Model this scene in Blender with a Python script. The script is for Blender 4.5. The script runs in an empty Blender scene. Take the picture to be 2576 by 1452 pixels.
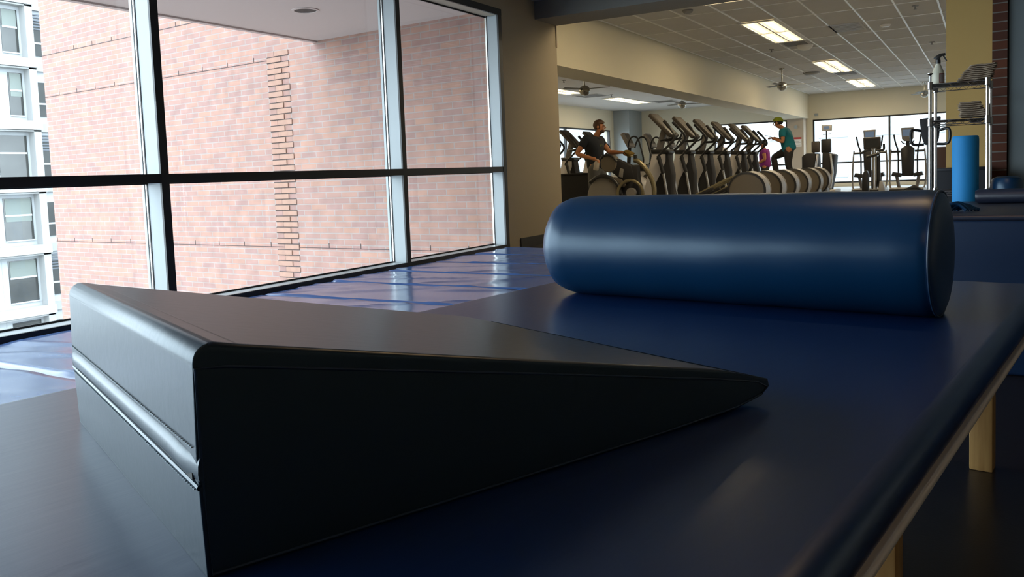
import bpy, bmesh, math, random
from mathutils import Vector, Matrix, noise
random.seed(7)
C = bpy.context.scene.collection
SC = bpy.context.scene
PI = math.pi

# ------------------------------------------------------------------ camera, sky, exposure
EYE = Vector((0, 0, 0.88))
cam_d = bpy.data.cameras.new('camera')
cam_d.sensor_width = 36.0
cam_d.lens = 28.789
cam_d.shift_y = -0.05202
cam_d.clip_start = 0.05
cam_d.clip_end = 500
cam = bpy.data.objects.new('camera', cam_d)
C.objects.link(cam)
_r = Vector((0.86524329, 0.49989534, -0.03819276))
_u = Vector((-0.00395851, 0.08298895, 0.99654261))
_w = Vector((-0.50133659, 0.86210062, -0.07378448))
cam.matrix_world = Matrix(((_r.x, _u.x, -_w.x, EYE.x), (_r.y, _u.y, -_w.y, EYE.y), (_r.z, _u.z, -_w.z, EYE.z), (0, 0, 0, 1)))
SC.camera = cam

world = bpy.data.worlds.new('overcast_sky')
SC.world = world
world.use_nodes = True
bg = world.node_tree.nodes['Background']
bg.inputs[0].default_value = (0.76, 0.89, 1.0, 1)
bg.inputs[1].default_value = 2.6

SC.view_settings.view_transform = 'Standard'
SC.view_settings.look = 'None'
SC.view_settings.gamma = 1.0
SC.view_settings.exposure = 2.0
SC.view_settings.use_curve_mapping = False
SC.cycles.max_bounces = 10
SC.cycles.diffuse_bounces = 6
SC.cycles.transparent_max_bounces = 16
SC.cycles.caustics_reflective = False
SC.cycles.caustics_refractive = False
SC.cycles.sample_clamp_indirect = 6.0


def portal(loc, rot, sx, sy):
    d = bpy.data.lights.new('window_portal', 'AREA')
    d.shape = 'RECTANGLE'
    d.size = sx
    d.size_y = sy
    d.cycles.is_portal = True
    o = bpy.data.objects.new('window_portal', d)
    C.objects.link(o)
    o.location = loc
    o.rotation_euler = rot
    return o


portal((-5.06, 0.0, 1.4), (0, -PI / 2, 0), 2.7, 16.4)
portal((-1.0, 31.6, 1.3), (-PI / 2, 0, 0), 9.0, 2.4)
portal((-7.75, 31.6, 1.3), (-PI / 2, 0, 0), 2.9, 2.4)
portal((-12.85, 25.9, 1.3), (0, -PI / 2, 0), 2.4, 7.8)


# ------------------------------------------------------------------ materials
def principled(name, col, rough=0.5, metal=0.0, spec=0.5, coat=0.0, bump=None, mottled=None, emit=None):
    m = bpy.data.materials.new(name)
    m.use_nodes = True
    nt = m.node_tree
    b = nt.nodes['Principled BSDF']
    b.inputs['Base Color'].default_value = (*col, 1)
    b.inputs['Roughness'].default_value = rough
    b.inputs['Metallic'].default_value = metal
    b.inputs['Specular IOR Level'].default_value = spec
    b.inputs['Coat Weight'].default_value = coat
    tc = nt.nodes.new('ShaderNodeTexCoord')
    if mottled:                                   # (scale, amount): colour wanders a little
        n = nt.nodes.new('ShaderNodeTexNoise')
        n.inputs['Scale'].default_value = mottled[0]
        n.inputs['Detail'].default_value = 4
        nt.links.new(tc.outputs['Object'], n.inputs['Vector'])
        mx = nt.nodes.new('ShaderNodeMix')
        mx.data_type = 'RGBA'
        a = mottled[1]
        mx.inputs[6].default_value = (*[c * (1 - a) for c in col], 1)
        mx.inputs[7].default_value = (*[min(1, c * (1 + a)) for c in col], 1)
        nt.links.new(n.outputs['Fac'], mx.inputs[0])
        nt.links.new(mx.outputs[2], b.inputs['Base Color'])
    if bump:                                      # (scale xyz or number, strength, distance)
        n = nt.nodes.new('ShaderNodeTexNoise')
        n.inputs['Detail'].default_value = 3
        if isinstance(bump[0], tuple):
            mp = nt.nodes.new('ShaderNodeMapping')
            mp.inputs['Scale'].default_value = bump[0]
            nt.links.new(tc.outputs['Object'], mp.inputs['Vector'])
            nt.links.new(mp.outputs['Vector'], n.inputs['Vector'])
            n.inputs['Scale'].default_value = 1.0
        else:
            n.inputs['Scale'].default_value = bump[0]
            nt.links.new(tc.outputs['Object'], n.inputs['Vector'])
        bp = nt.nodes.new('ShaderNodeBump')
        bp.inputs['Strength'].default_value = bump[1]
        bp.inputs['Distance'].default_value = bump[2]
        nt.links.new(n.outputs['Fac'], bp.inputs['Height'])
        nt.links.new(bp.outputs['Normal'], b.inputs['Normal'])
    if emit:
        b.inputs['Emission Color'].default_value = (*emit[0], 1)
        b.inputs['Emission Strength'].default_value = emit[1]
    return m


def brick_material(name, c1, c2, mortar, bw, bh, gap, shift=0.0, shift_x=0.0):
    m = bpy.data.materials.new(name)
    m.use_nodes = True
    nt = m.node_tree
    b = nt.nodes['Principled BSDF']
    b.inputs['Roughness'].default_value = 0.85
    tc = nt.nodes.new('ShaderNodeTexCoord')
    sx = nt.nodes.new('ShaderNodeSeparateXYZ')
    cx = nt.nodes.new('ShaderNodeCombineXYZ')
    nt.links.new(tc.outputs['Object'], sx.inputs[0])
    ad = nt.nodes.new('ShaderNodeMath')
    ad.operation = 'ADD'
    ad.inputs[1].default_value = shift
    ax = nt.nodes.new('ShaderNodeMath')
    ax.operation = 'ADD'
    ax.inputs[1].default_value = shift_x
    nt.links.new(sx.outputs['X'], ax.inputs[0])
    nt.links.new(ax.outputs[0], cx.inputs['X'])
    nt.links.new(sx.outputs['Z'], ad.inputs[0])
    nt.links.new(ad.outputs[0], cx.inputs['Y'])
    t = nt.nodes.new('ShaderNodeTexBrick')
    t.offset = 0.5
    t.inputs['Color1'].default_value = (*c1, 1)
    t.inputs['Color2'].default_value = (*c2, 1)
    t.inputs['Mortar'].default_value = (*mortar, 1)
    t.inputs['Scale'].default_value = 1.0
    t.inputs['Mortar Size'].default_value = gap
    t.inputs['Mortar Smooth'].default_value = 0.1
    t.inputs['Bias'].default_value = 0.0
    t.inputs['Brick Width'].default_value = bw
    t.inputs['Row Height'].default_value = bh
    nt.links.new(cx.outputs[0], t.inputs['Vector'])
    n = nt.nodes.new('ShaderNodeTexNoise')
    n.inputs['Scale'].default_value = 5.0
    n.inputs['Detail'].default_value = 5
    nt.links.new(tc.outputs['Object'], n.inputs['Vector'])
    mx = nt.nodes.new('ShaderNodeMix')
    mx.data_type = 'RGBA'
    mx.blend_type = 'OVERLAY'
    mx.inputs[0].default_value = 0.35
    nt.links.new(t.outputs['Color'], mx.inputs[6])
    nt.links.new(n.outputs['Fac'], mx.inputs[7])
    nt.links.new(mx.outputs[2], b.inputs['Base Color'])
    bp = nt.nodes.new('ShaderNodeBump')
    bp.invert = True
    bp.inputs['Strength'].default_value = 0.6
    bp.inputs['Distance'].default_value = 0.01
    nt.links.new(t.outputs['Fac'], bp.inputs['Height'])
    nt.links.new(bp.outputs['Normal'], b.inputs['Normal'])
    return m


def glass_material():
    m = bpy.data.materials.new('window_glass')
    m.use_nodes = True
    nt = m.node_tree
    nt.nodes.remove(nt.nodes['Principled BSDF'])
    out = nt.nodes['Material Output']
    tr = nt.nodes.new('ShaderNodeBsdfTransparent')
    tr.inputs[0].default_value = (0.95, 0.965, 0.96, 1)
    gl = nt.nodes.new('ShaderNodeBsdfGlossy')
    gl.inputs['Roughness'].default_value = 0.0
    lw = nt.nodes.new('ShaderNodeLayerWeight')        # Schlick: 0.04 + 0.96 * (1 - cos)^5, same from both sides
    lw.inputs[0].default_value = 0.5
    pw = nt.nodes.new('ShaderNodeMath')
    pw.operation = 'POWER'
    pw.inputs[1].default_value = 5.0
    fr = nt.nodes.new('ShaderNodeMath')
    fr.operation = 'MULTIPLY_ADD'
    fr.inputs[1].default_value = 0.96
    fr.inputs[2].default_value = 0.04
    nt.links.new(lw.outputs['Facing'], pw.inputs[0])
    nt.links.new(pw.outputs[0], fr.inputs[0])
    mx = nt.nodes.new('ShaderNodeMixShader')
    nt.links.new(fr.outputs[0], mx.inputs[0])
    nt.links.new(tr.outputs[0], mx.inputs[1])
    nt.links.new(gl.outputs[0], mx.inputs[2])
    nt.links.new(mx.outputs[0], out.inputs['Surface'])
    return m


def wood_material():
    m = principled('pale_wood', (0.55, 0.33, 0.13), 0.5)
    nt = m.node_tree
    b = nt.nodes['Principled BSDF']
    tc = nt.nodes.new('ShaderNodeTexCoord')
    mp = nt.nodes.new('ShaderNodeMapping')
    mp.inputs['Scale'].default_value = (30, 30, 2.5)
    n = nt.nodes.new('ShaderNodeTexNoise')
    n.inputs['Scale'].default_value = 1.5
    n.inputs['Detail'].default_value = 5
    r = nt.nodes.new('ShaderNodeValToRGB')
    r.color_ramp.elements[0].position = 0.3
    r.color_ramp.elements[0].color = (0.30, 0.15, 0.045, 1)
    r.color_ramp.elements[1].position = 0.7
    r.color_ramp.elements[1].color = (0.46, 0.27, 0.095, 1)
    nt.links.new(tc.outputs['Object'], mp.inputs[0])
    nt.links.new(mp.outputs[0], n.inputs['Vector'])
    nt.links.new(n.outputs['Fac'], r.inputs[0])
    nt.links.new(r.outputs[0], b.inputs['Base Color'])
    return m


M = {}
M['wall_ochre_shade'] = principled('ochre_paint_shade', (0.37, 0.31, 0.225), 0.8, bump=(90, 0.15, 0.004))  # the ochre wall paint again, with weaker light put into its colour
M['wall_yellow'] = principled('ochre_paint', (0.58, 0.37, 0.125), 0.8, bump=(90, 0.15, 0.004))
M['wall_cream'] = principled('cream_paint', (0.63, 0.585, 0.46), 0.8, bump=(90, 0.1, 0.004))
M['wall_gray'] = principled('grey_paint', (0.30, 0.34, 0.36), 0.8, bump=(90, 0.1, 0.004))
M['wall_slate'] = principled('slate_paint', (0.17, 0.195, 0.205), 0.8, bump=(90, 0.1, 0.004))
M['wall_dark'] = principled('dark_grey_paint', (0.22, 0.205, 0.185), 0.8)
M['taupe'] = principled('taupe_paint', (0.42, 0.36, 0.29), 0.8)
M['room_ceiling'] = principled('room_ceiling_paint', (0.50, 0.49, 0.47), 0.9)
M['tile'] = principled('ceiling_tile', (0.58, 0.57, 0.56), 0.9, bump=((7, 40, 1), 0.25, 0.01), mottled=(3, 0.06))
M['tbar'] = principled('white_metal_bar', (0.85, 0.85, 0.83), 0.35)
M['floor'] = principled('dark_rubber_floor', (0.009, 0.008, 0.008), 0.285, bump=(120, 0.1, 0.002), mottled=(14, 0.25))
M['gym_floor'] = principled('gym_floor', (0.34, 0.34, 0.34), 0.32, bump=(60, 0.08, 0.002), mottled=(5, 0.2))
M['black_frame'] = principled('black_window_frame', (0.012, 0.012, 0.012), 0.45, bump=(200, 0.1, 0.001))
M['alu'] = principled('pale_painted_aluminium', (0.35, 0.38, 0.39), 0.4)
M['gasket'] = principled('rubber_gasket', (0.01, 0.01, 0.011), 0.6)
M['bead'] = principled('bright_glazing_bead', (0.75, 0.75, 0.72), 0.25, metal=0.8)
M['glass'] = glass_material()
M['brick_out'] = brick_material('pink_brick', (0.280, 0.148, 0.108), (0.222, 0.124, 0.108), (0.235, 0.180, 0.162), 0.305, 0.0815, 0.0085)
M['brick_tooth'] = principled('pink_brick_block', (0.265, 0.148, 0.108), 0.85, bump=(20, 0.3, 0.004), mottled=(9, 0.2))
M['brick_in'] = brick_material('red_brick', (0.105, 0.030, 0.012), (0.055, 0.018, 0.010), (0.17, 0.15, 0.13), 3.0, 0.0863, 0.0058, 0.03, 0.7)
M['joint'] = principled('dark_joint_shade', (0.05, 0.032, 0.03), 0.9)
M['soffit'] = principled('soffit_plaster', (0.47, 0.385, 0.365), 0.9, bump=(30, 0.1, 0.004))
M['pale_clad'] = principled('pale_cladding', (0.38, 0.40, 0.415), 0.6)
M['concrete'] = principled('pale_concrete', (0.30, 0.30, 0.295), 0.85, mottled=(0.8, 0.08))
M['far_glass'] = principled('far_window_glass', (0.035, 0.036, 0.034), 0.08, spec=0.6, mottled=(0.9, 0.7))
M['blind'] = principled('window_blind', (0.16, 0.18, 0.165), 0.8)
M['louver'] = principled('dark_louver', (0.10, 0.11, 0.13), 0.6)
M['street'] = principled('street_paving', (0.24, 0.24, 0.235), 0.9, mottled=(0.5, 0.15))
M['navy_top'] = principled('navy_vinyl', (0.0018, 0.016, 0.080), 0.285, spec=0.85, bump=((55, 9, 9), 0.10, 0.003))
M['navy_wedge'] = principled('dark_navy_vinyl', (0.004, 0.013, 0.028), 0.36, spec=0.55, bump=((7, 60, 60), 0.10, 0.003))
M['navy_seam'] = principled('navy_piping', (0.006, 0.024, 0.060), 0.4)
M['stitch'] = principled('pale_thread', (0.35, 0.42, 0.46), 0.7)
M['roll_blue'] = principled('blue_vinyl', (0.0008, 0.024, 0.072), 0.34, spec=0.5, bump=((4, 22, 22), 0.12, 0.006))
M['roll_end'] = principled('blue_vinyl_end', (0.010, 0.045, 0.13), 0.42, spec=0.5, bump=(20, 0.1, 0.004))
M['mat_blue'] = principled('blue_mat_vinyl', (0.034, 0.085, 0.23), 0.20, spec=0.65, bump=((1.6, 7.0, 3), 0.25, 0.01))
M['bench_blue'] = principled('bench_blue_vinyl', (0.001, 0.014, 0.048), 0.4)
M['bench_top'] = principled('bench_navy_vinyl', (0.012, 0.016, 0.032), 0.4)
M['trim_grey'] = principled('grey_edge_trim', (0.60, 0.56, 0.52), 0.45, bump=(150, 0.1, 0.001))
M['wood'] = wood_material()
M['ply'] = principled('table_underside', (0.25, 0.17, 0.09), 0.7)
M['foam_blue'] = principled('light_blue_foam', (0.002, 0.20, 0.50), 0.7, bump=(160, 0.15, 0.002))
M['chrome'] = principled('chrome', (0.75, 0.75, 0.76), 0.12, metal=1.0)
M['wire'] = principled('chrome_wire', (0.30, 0.30, 0.31), 0.25, metal=1.0)
M['towel'] = principled('grey_beige_towel', (0.34, 0.26, 0.19), 0.95, bump=(120, 0.5, 0.004), mottled=(20, 0.25))
M['bottle'] = principled('cream_plastic', (0.66, 0.63, 0.50), 0.4)
M['black_plastic'] = principled('black_plastic', (0.014, 0.014, 0.015), 0.4)
M['black_matte'] = principled('black_matte', (0.010, 0.009, 0.010), 0.7)
M['red_border'] = principled('dark_red_print', (0.22, 0.04, 0.04), 0.6)
M['label'] = principled('grey_label', (0.32, 0.26, 0.25), 0.6)
M['label_white'] = principled('white_paper', (0.72, 0.72, 0.70), 0.7)
M['sign_red'] = principled('sign_red', (0.40, 0.05, 0.05), 0.6)
M['cabinet'] = principled('black_cabinet', (0.013, 0.014, 0.019), 0.5)
M['grey_plastic'] = principled('warm_grey_plastic', (0.21, 0.195, 0.185), 0.45)
M['light_grey_plastic'] = principled('light_grey_plastic', (0.40, 0.39, 0.39), 0.45)
M['panel_grey'] = principled('pale_grey_panel', (0.52, 0.50, 0.50), 0.45)
M['console_grey'] = principled('console_grey', (0.055, 0.046, 0.038), 0.5, mottled=(25, 0.3))
M['tan_disc'] = principled('tan_plastic', (0.115, 0.095, 0.07), 0.5)
M['olive_metal'] = principled('olive_grey_metal', (0.20, 0.17, 0.10), 0.35, metal=0.5)
M['steel'] = principled('satin_steel', (0.62, 0.62, 0.62), 0.25, metal=0.9)
M['fan_metal'] = principled('brushed_nickel', (0.36, 0.35, 0.32), 0.25, metal=0.9)
M['fan_blade'] = principled('grey_fan_blade', (0.20, 0.20, 0.19), 0.5)
M['screen'] = principled('dark_screen', (0.012, 0.015, 0.02), 0.15)
M['screen_lit'] = principled('lit_screen', (0.05, 0.08, 0.12), 0.3, emit=((0.28, 0.38, 0.55), 0.07))
M['lens'] = principled('lit_diffuser', (0.9, 0.85, 0.7), 0.6, emit=((1.0, 0.78, 0.46), 0.27))
M['lens_hot'] = principled('lit_lamp_strip', (0.9, 0.85, 0.7), 0.6, emit=((1.0, 0.80, 0.50), 12.0))
M['white_metal'] = principled('white_enamel', (0.8, 0.79, 0.75), 0.5)
M['vent_grey'] = principled('grey_vent', (0.25, 0.25, 0.25), 0.6)
M['skin'] = principled('skin', (0.42, 0.17, 0.075), 0.55)
M['hair'] = principled('brown_hair', (0.055, 0.024, 0.012), 0.6)
M['shirt_navy'] = principled('navy_cotton', (0.006, 0.009, 0.016), 0.85)
M['shirt_print'] = principled('shirt_print', (0.05, 0.07, 0.015), 0.8)
M['trouser_grey'] = principled('grey_cotton', (0.10, 0.10, 0.10), 0.85)
M['shirt_teal'] = principled('teal_cotton', (0.006, 0.17, 0.21), 0.85)
M['trouser_dark'] = principled('dark_leggings', (0.022, 0.020, 0.020), 0.8)
M['cap_green'] = principled('green_cap', (0.20, 0.25, 0.01), 0.8)
M['shirt_purple'] = principled('purple_cotton', (0.22, 0.02, 0.20), 0.85)
M['shirt_pale'] = principled('pale_grey_cotton', (0.55, 0.53, 0.52), 0.85)
M['hair_dark'] = principled('dark_hair', (0.01, 0.008, 0.008), 0.6)
M['glove'] = principled('mustard_cloth', (0.16, 0.10, 0.015), 0.8)
M['white_cloth'] = principled('off_white_plastic', (0.42, 0.38, 0.33), 0.8)
M['shoe'] = principled('dark_shoe', (0.03, 0.03, 0.03), 0.6)
M['base_black'] = principled('black_rubber_baseboard', (0.012, 0.010, 0.009), 0.5)


# ------------------------------------------------------------------ mesh helpers
class MB:
    def __init__(self):
        self.bm = bmesh.new()

    def _xf(self, verts, mat):
        if mat is not None:
            for v in verts:
                v.co = mat @ v.co

    def box(self, a, b, mat=None, bevel=0.0, seg=2):
        """axis aligned box from corner a to corner b, then transformed by mat"""
        x0, y0, z0 = (min(p, q) for p, q in zip(a, b))
        x1, y1, z1 = (max(p, q) for p, q in zip(a, b))
        vs = [self.bm.verts.new(p) for p in ((x0, y0, z0), (x1, y0, z0), (x1, y1, z0), (x0, y1, z0),
                                             (x0, y0, z1), (x1, y0, z1), (x1, y1, z1), (x0, y1, z1))]
        fs = [self.bm.faces.new([vs[i] for i in f]) for f in
              ((3, 2, 1, 0), (4, 5, 6, 7), (0, 1, 5, 4), (1, 2, 6, 5), (2, 3, 7, 6), (3, 0, 4, 7))]
        allv = set(vs)
        if bevel > 0:
            es = {e for f in fs for e in f.edges}
            r = bmesh.ops.bevel(self.bm, geom=list(es), offset=bevel, segments=seg, profile=0.5, affect='EDGES')
            allv = {v for v in allv if v.is_valid} | set(r['verts'])
        self._xf(allv, mat)
        return self

    def prism(self, poly, y0, y1, mat=None, bevel=0.0, seg=2):
        """polygon in (x, z) extruded along y"""
        a = [self.bm.verts.new((p[0], y0, p[1])) for p in poly]
        b = [self.bm.verts.new((p[0], y1, p[1])) for p in poly]
        n = len(poly)
        fs = [self.bm.faces.new(a), self.bm.faces.new(list(reversed(b)))]
        for i in range(n):
            fs.append(self.bm.faces.new((a[i], b[i], b[(i + 1) % n], a[(i + 1) % n])))
        bmesh.ops.recalc_face_normals(self.bm, faces=fs)
        allv = set(a + b)
        if bevel > 0:
            es = {e for f in fs for e in f.edges}
            r = bmesh.ops.bevel(self.bm, geom=list(es), offset=bevel, segments=seg, profile=0.5, affect='EDGES', clamp_overlap=True)
            allv = {v for v in allv if v.is_valid} | set(r['verts'])
        self._xf(allv, mat)
        return self

    def tube(self, pts, r, n=10, closed=False, mat=None, radii=None, smooth=0):
        P = [Vector(p) for p in pts]
        for _ in range(smooth):                     # corner cutting
            Q = [] if closed else [P[0]]
            m = len(P)
            for i in range(m if closed else m - 1):
                a, b = P[i], P[(i + 1) % m]
                Q += [a.lerp(b, 0.25), a.lerp(b, 0.75)]
            if not closed:
                Q.append(P[-1])
            P = Q
        k = len(P)
        rings = []
        up = None
        for i, p in enumerate(P):
            if closed:
                t = P[(i + 1) % k] - P[i - 1]
            else:
                t = P[min(i + 1, k - 1)] - P[max(i - 1, 0)]
            t.normalize()
            if up is None:
                up = Vector((0, 0, 1)) if abs(t.z) < 0.9 else Vector((1, 0, 0))
            side = t.cross(up)
            if side.length < 1e-4:
                side = t.cross(Vector((0.3, 1, 0.2)))
            side.normalize()
            up = side.cross(t).normalized()
            rr = radii[i] if radii else r
            rings.append([self.bm.verts.new(p + side * (rr * math.cos(2 * PI * j / n)) + up * (rr * math.sin(2 * PI * j / n))) for j in range(n)])
        for i in range(k if closed else k - 1):
            A, B = rings[i], rings[(i + 1) % k]
            for j in range(n):
                self.bm.faces.new((A[j], A[(j + 1) % n], B[(j + 1) % n], B[j]))
        if not closed:
            self.bm.faces.new(list(reversed(rings[0])))
            self.bm.faces.new(rings[-1])
        self._xf([v for rg in rings for v in rg], mat)
        return self

    def flatten(self, area, inset):
        """ring each large face with a narrow border so that smooth shading leaves it flat"""
        self.bm.normal_update()
        big = [f for f in self.bm.faces if f.calc_area() > area]
        if big:
            bmesh.ops.inset_individual(self.bm, faces=big, thickness=inset, use_even_offset=True)
        return self

    def lathe(self, prof, n=24, mat=None, cap=True):
        """profile of (radius, z) about the z axis"""
        rings = []
        for r, z in prof:
            if r < 1e-6:
                rings.append([self.bm.verts.new((0, 0, z))])
            else:
                rings.append([self.bm.verts.new((r * math.cos(2 * PI * j / n), r * math.sin(2 * PI * j / n), z)) for j in range(n)])
        for A, B in zip(rings, rings[1:]):
            for j in range(n):
                if len(A) == 1 and len(B) == 1:
                    continue
                if len(A) == 1:
                    self.bm.faces.new((A[0], B[(j + 1) % n], B[j]))
                elif len(B) == 1:
                    self.bm.faces.new((A[j], A[(j + 1) % n], B[0]))
                else:
                    self.bm.faces.new((A[j], A[(j + 1) % n], B[(j + 1) % n], B[j]))
        if cap:
            if len(rings[0]) > 1:
                self.bm.faces.new(list(reversed(rings[0])))
            if len(rings[-1]) > 1:
                self.bm.faces.new(rings[-1])
        self._xf([v for rg in rings for v in rg], mat)
        return self

    def ball(self, c, r, n=16, mat=None):
        if not isinstance(r, (tuple, list)):
            r = (r, r, r)
        m = Matrix.Translation(c) @ Matrix.Diagonal((*r, 1))
        if mat is not None:
            m = mat @ m
        bmesh.ops.create_uvsphere(self.bm, u_segments=n, v_segments=max(6, n // 2), radius=1.0, matrix=m)
        return self

    def build(self, name, mat, parent=None, smooth=True, angle=40, loc=None, rot=None):
        me = bpy.data.meshes.new(name)
        bmesh.ops.recalc_face_normals(self.bm, faces=self.bm.faces[:])
        self.bm.to_mesh(me)
        self.bm.free()
        if smooth:
            me.shade_smooth()
            me.set_sharp_from_angle(angle=math.radians(angle))
        me.materials.append(mat)
        o = bpy.data.objects.new(name, me)
        C.objects.link(o)
        if parent:
            o.parent = parent
        if loc:
            o.location = loc
        if rot:
            o.rotation_euler = rot
        return o


def tag(o, label, cat, group=None, kind=None):
    o['label'] = label
    o['category'] = cat
    if group:
        o['group'] = group
    if kind:
        o['kind'] = kind
    return o


def thing(name, label, cat, loc=(0, 0, 0), rz=0.0, group=None):
    o = bpy.data.objects.new(name, None)
    C.objects.link(o)
    o.location = loc
    o.rotation_euler = (0, 0, rz)
    return tag(o, label, cat, group)


def struct(o):
    o['kind'] = 'structure'
    return o


def copy_tree(o, parent=None):
    c = o.copy()
    C.objects.link(c)
    if parent:
        c.parent = parent
    for ch in list(o.children):
        copy_tree(ch, c)
    return c


def wall(name, axis, pos, thick, u0, u1, z0, z1, holes, mat):
    """wall in the plane axis=pos (thickness added away), running u0..u1, with rectangular holes (u0,u1,z0,z1)"""
    mb = MB()
    us = sorted({u0, u1, *[h[0] for h in holes], *[h[1] for h in holes]})
    zs = sorted({z0, z1, *[h[2] for h in holes], *[h[3] for h in holes]})
    us = [u for u in us if u0 <= u <= u1]
    zs = [z for z in zs if z0 <= z <= z1]
    for a, b in zip(us, us[1:]):
        runs = []
        for c, d in zip(zs, zs[1:]):
            um, zm = (a + b) / 2, (c + d) / 2
            if any(h[0] < um < h[1] and h[2] < zm < h[3] for h in holes):
                continue
            if runs and abs(runs[-1][1] - c) < 1e-6:
                runs[-1][1] = d
            else:
                runs.append([c, d])
        for c, d in runs:
            if axis == 'x':
                mb.box((pos, a, c), (pos + thick, b, d))
            else:
                mb.box((a, pos, c), (b, pos + thick, d))
    return struct(mb.build(name, mat, smooth=False))


# ------------------------------------------------------------------ room shell
XW = -4.84          # room side of the window wall
WIN_Y0, WIN_Y1 = -8.0, 8.25
WIN_Z0, WIN_Z1 = 0.035, 2.775
Y_HEAD0, Y_HEAD1 = 9.08, 9.66
CEIL = 3.38

struct(MB().box((-5.2, -9.2, -0.25), (5.0, 9.66, 0)).build('floor', M['floor'], smooth=False))
struct(MB().box((-13.1, 9.66, -0.25), (6.2, 31.9, 0)).build('floor_gym', M['gym_floor'], smooth=False))
struct(MB().box((-5.2, -9.2, 3.0), (5.0, 9.08, 3.2)).build('ceiling', M['room_ceiling'], smooth=False))
wall('wall_left', 'x', XW, -0.22, -9.2, Y_HEAD1, -0.2, 3.6, [(WIN_Y0, WIN_Y1, WIN_Z0, WIN_Z1)], M['wall_ochre_shade'])
wall('wall_right', 'x', 4.8, 0.2, -9.2, Y_HEAD1, -0.2, 3.6, [], M['wall_ochre_shade'])
wall('wall_rear', 'y', -9.0, -0.2, -5.2, 5.0, -0.2, 3.6, [], M['wall_ochre_shade'])
struct(MB().box((XW, Y_HEAD0, 2.78), (5.0, Y_HEAD1, 3.6)).build('trim_header', M['wall_dark'], smooth=False))
struct(MB().box((-0.345, Y_HEAD0, 0), (0.05, Y_HEAD1, 2.78)).build('wall_front', M['wall_yellow'], smooth=False))
struct(MB().box((0.175, Y_HEAD0 - 0.02, 0), (4.8, Y_HEAD1, 2.78)).build('wall_front_grey', M['wall_slate'], smooth=False))
struct(MB().box((0, 0, 0), (0.122, 0.30, 2.78)).build('trim_brick_pilaster', M['brick_in'], smooth=False, loc=(0.040, Y_HEAD0 - 0.06, 0)))
struct(MB().box((0.160, Y_HEAD0 + 0.02, 0), (0.20, Y_HEAD1, 2.78)).build('trim_recess_shade', M['gasket'], smooth=False))  # black strip painting the shade in the gap beside the brick
struct(MB().box((XW, 8.52, 0), (XW + 0.012, Y_HEAD1, 0.115)).build('baseboard_left', M['base_black'], smooth=False))
struct(MB().box((XW - 0.22, Y_HEAD1 - 0.02, 2.5), (XW + 0.012, Y_HEAD1, 2.78)).build('trim_jamb', M['wall_ochre_shade'], smooth=False))

# gym shell
struct(MB().box((-5.62, 9.66, CEIL), (6.2, 31.9, CEIL + 0.2)).build('ceiling_gym', M['tile'], smooth=False))
struct(MB().box((-13.1, 9.3, 3.22), (-6.26, 31.9, 3.6)).build('ceiling_alcove', M['tile'], smooth=False))
struct(MB().box((-6.26, Y_HEAD1, 2.5), (-5.61, 31.46, 3.6)).build('trim_beam', M['wall_cream'], smooth=False))
# ceiling grid
mb = MB()
x = -5.0
for i in range(19):
    xx = -5.60 + 0.04 + i * 0.6093 - 0.0
    if xx > 6:
        break
    mb.box((xx - 0.014, 9.7, CEIL - 0.012), (xx + 0.014, 31.45, CEIL))
yy = 10.6
while yy < 31.4:
    mb.box((-5.6, yy - 0.010, CEIL - 0.010), (6.1, yy + 0.010, CEIL))
    yy += 1.379
struct(mb.build('ceiling_grid', M['tbar'], smooth=False))
GYM_WIN = (-5.48, 5.6, 0.13, 2.45)
ALC_WIN = (-9.1, -6.38, 0.13, 2.50)
SIDE_WIN = (22.0, 29.75, 0.13, 2.46)
wall('wall_gym_back', 'y', 31.46, 0.25, -13.1, 6.2, -0.2, 3.6, [GYM_WIN, ALC_WIN], M['wall_cream'])
wall('wall_gym_side', 'x', -12.7, -0.25, 9.3, 31.9, -0.2, 3.6, [SIDE_WIN], M['wall_cream'])
wall('wall_gym_right', 'x', 6.0, 0.2, 9.66, 31.9, -0.2, 3.6, [], M['wall_cream'])
wall('wall_alcove_front', 'y', 9.66, -0.25, -13.1, XW - 0.22, -0.2, 3.6, [], M['wall_cream'])
struct(MB().box((-12.7, 30.1, 0), (-12.05, 31.46, 3.22)).build('trim_column', M['wall_gray'], smooth=False))
struct(MB().box((-6.27, 30.9, 0), (-5.70, 31.46, 2.5)).build('trim_pilaster', M['taupe'], smooth=False))


# ------------------------------------------------------------------ windows
def strip(mb, axis, pos0, pos1, a, b):
    """box: depth pos0..pos1 on axis, (u,z) corners a,b"""
    if axis == 'x':
        mb.box((pos0, a[0], a[1]), (pos1, b[0], b[1]))
    else:
        mb.box((a[0], pos0, a[1]), (b[0], pos1, b[1]))


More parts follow.
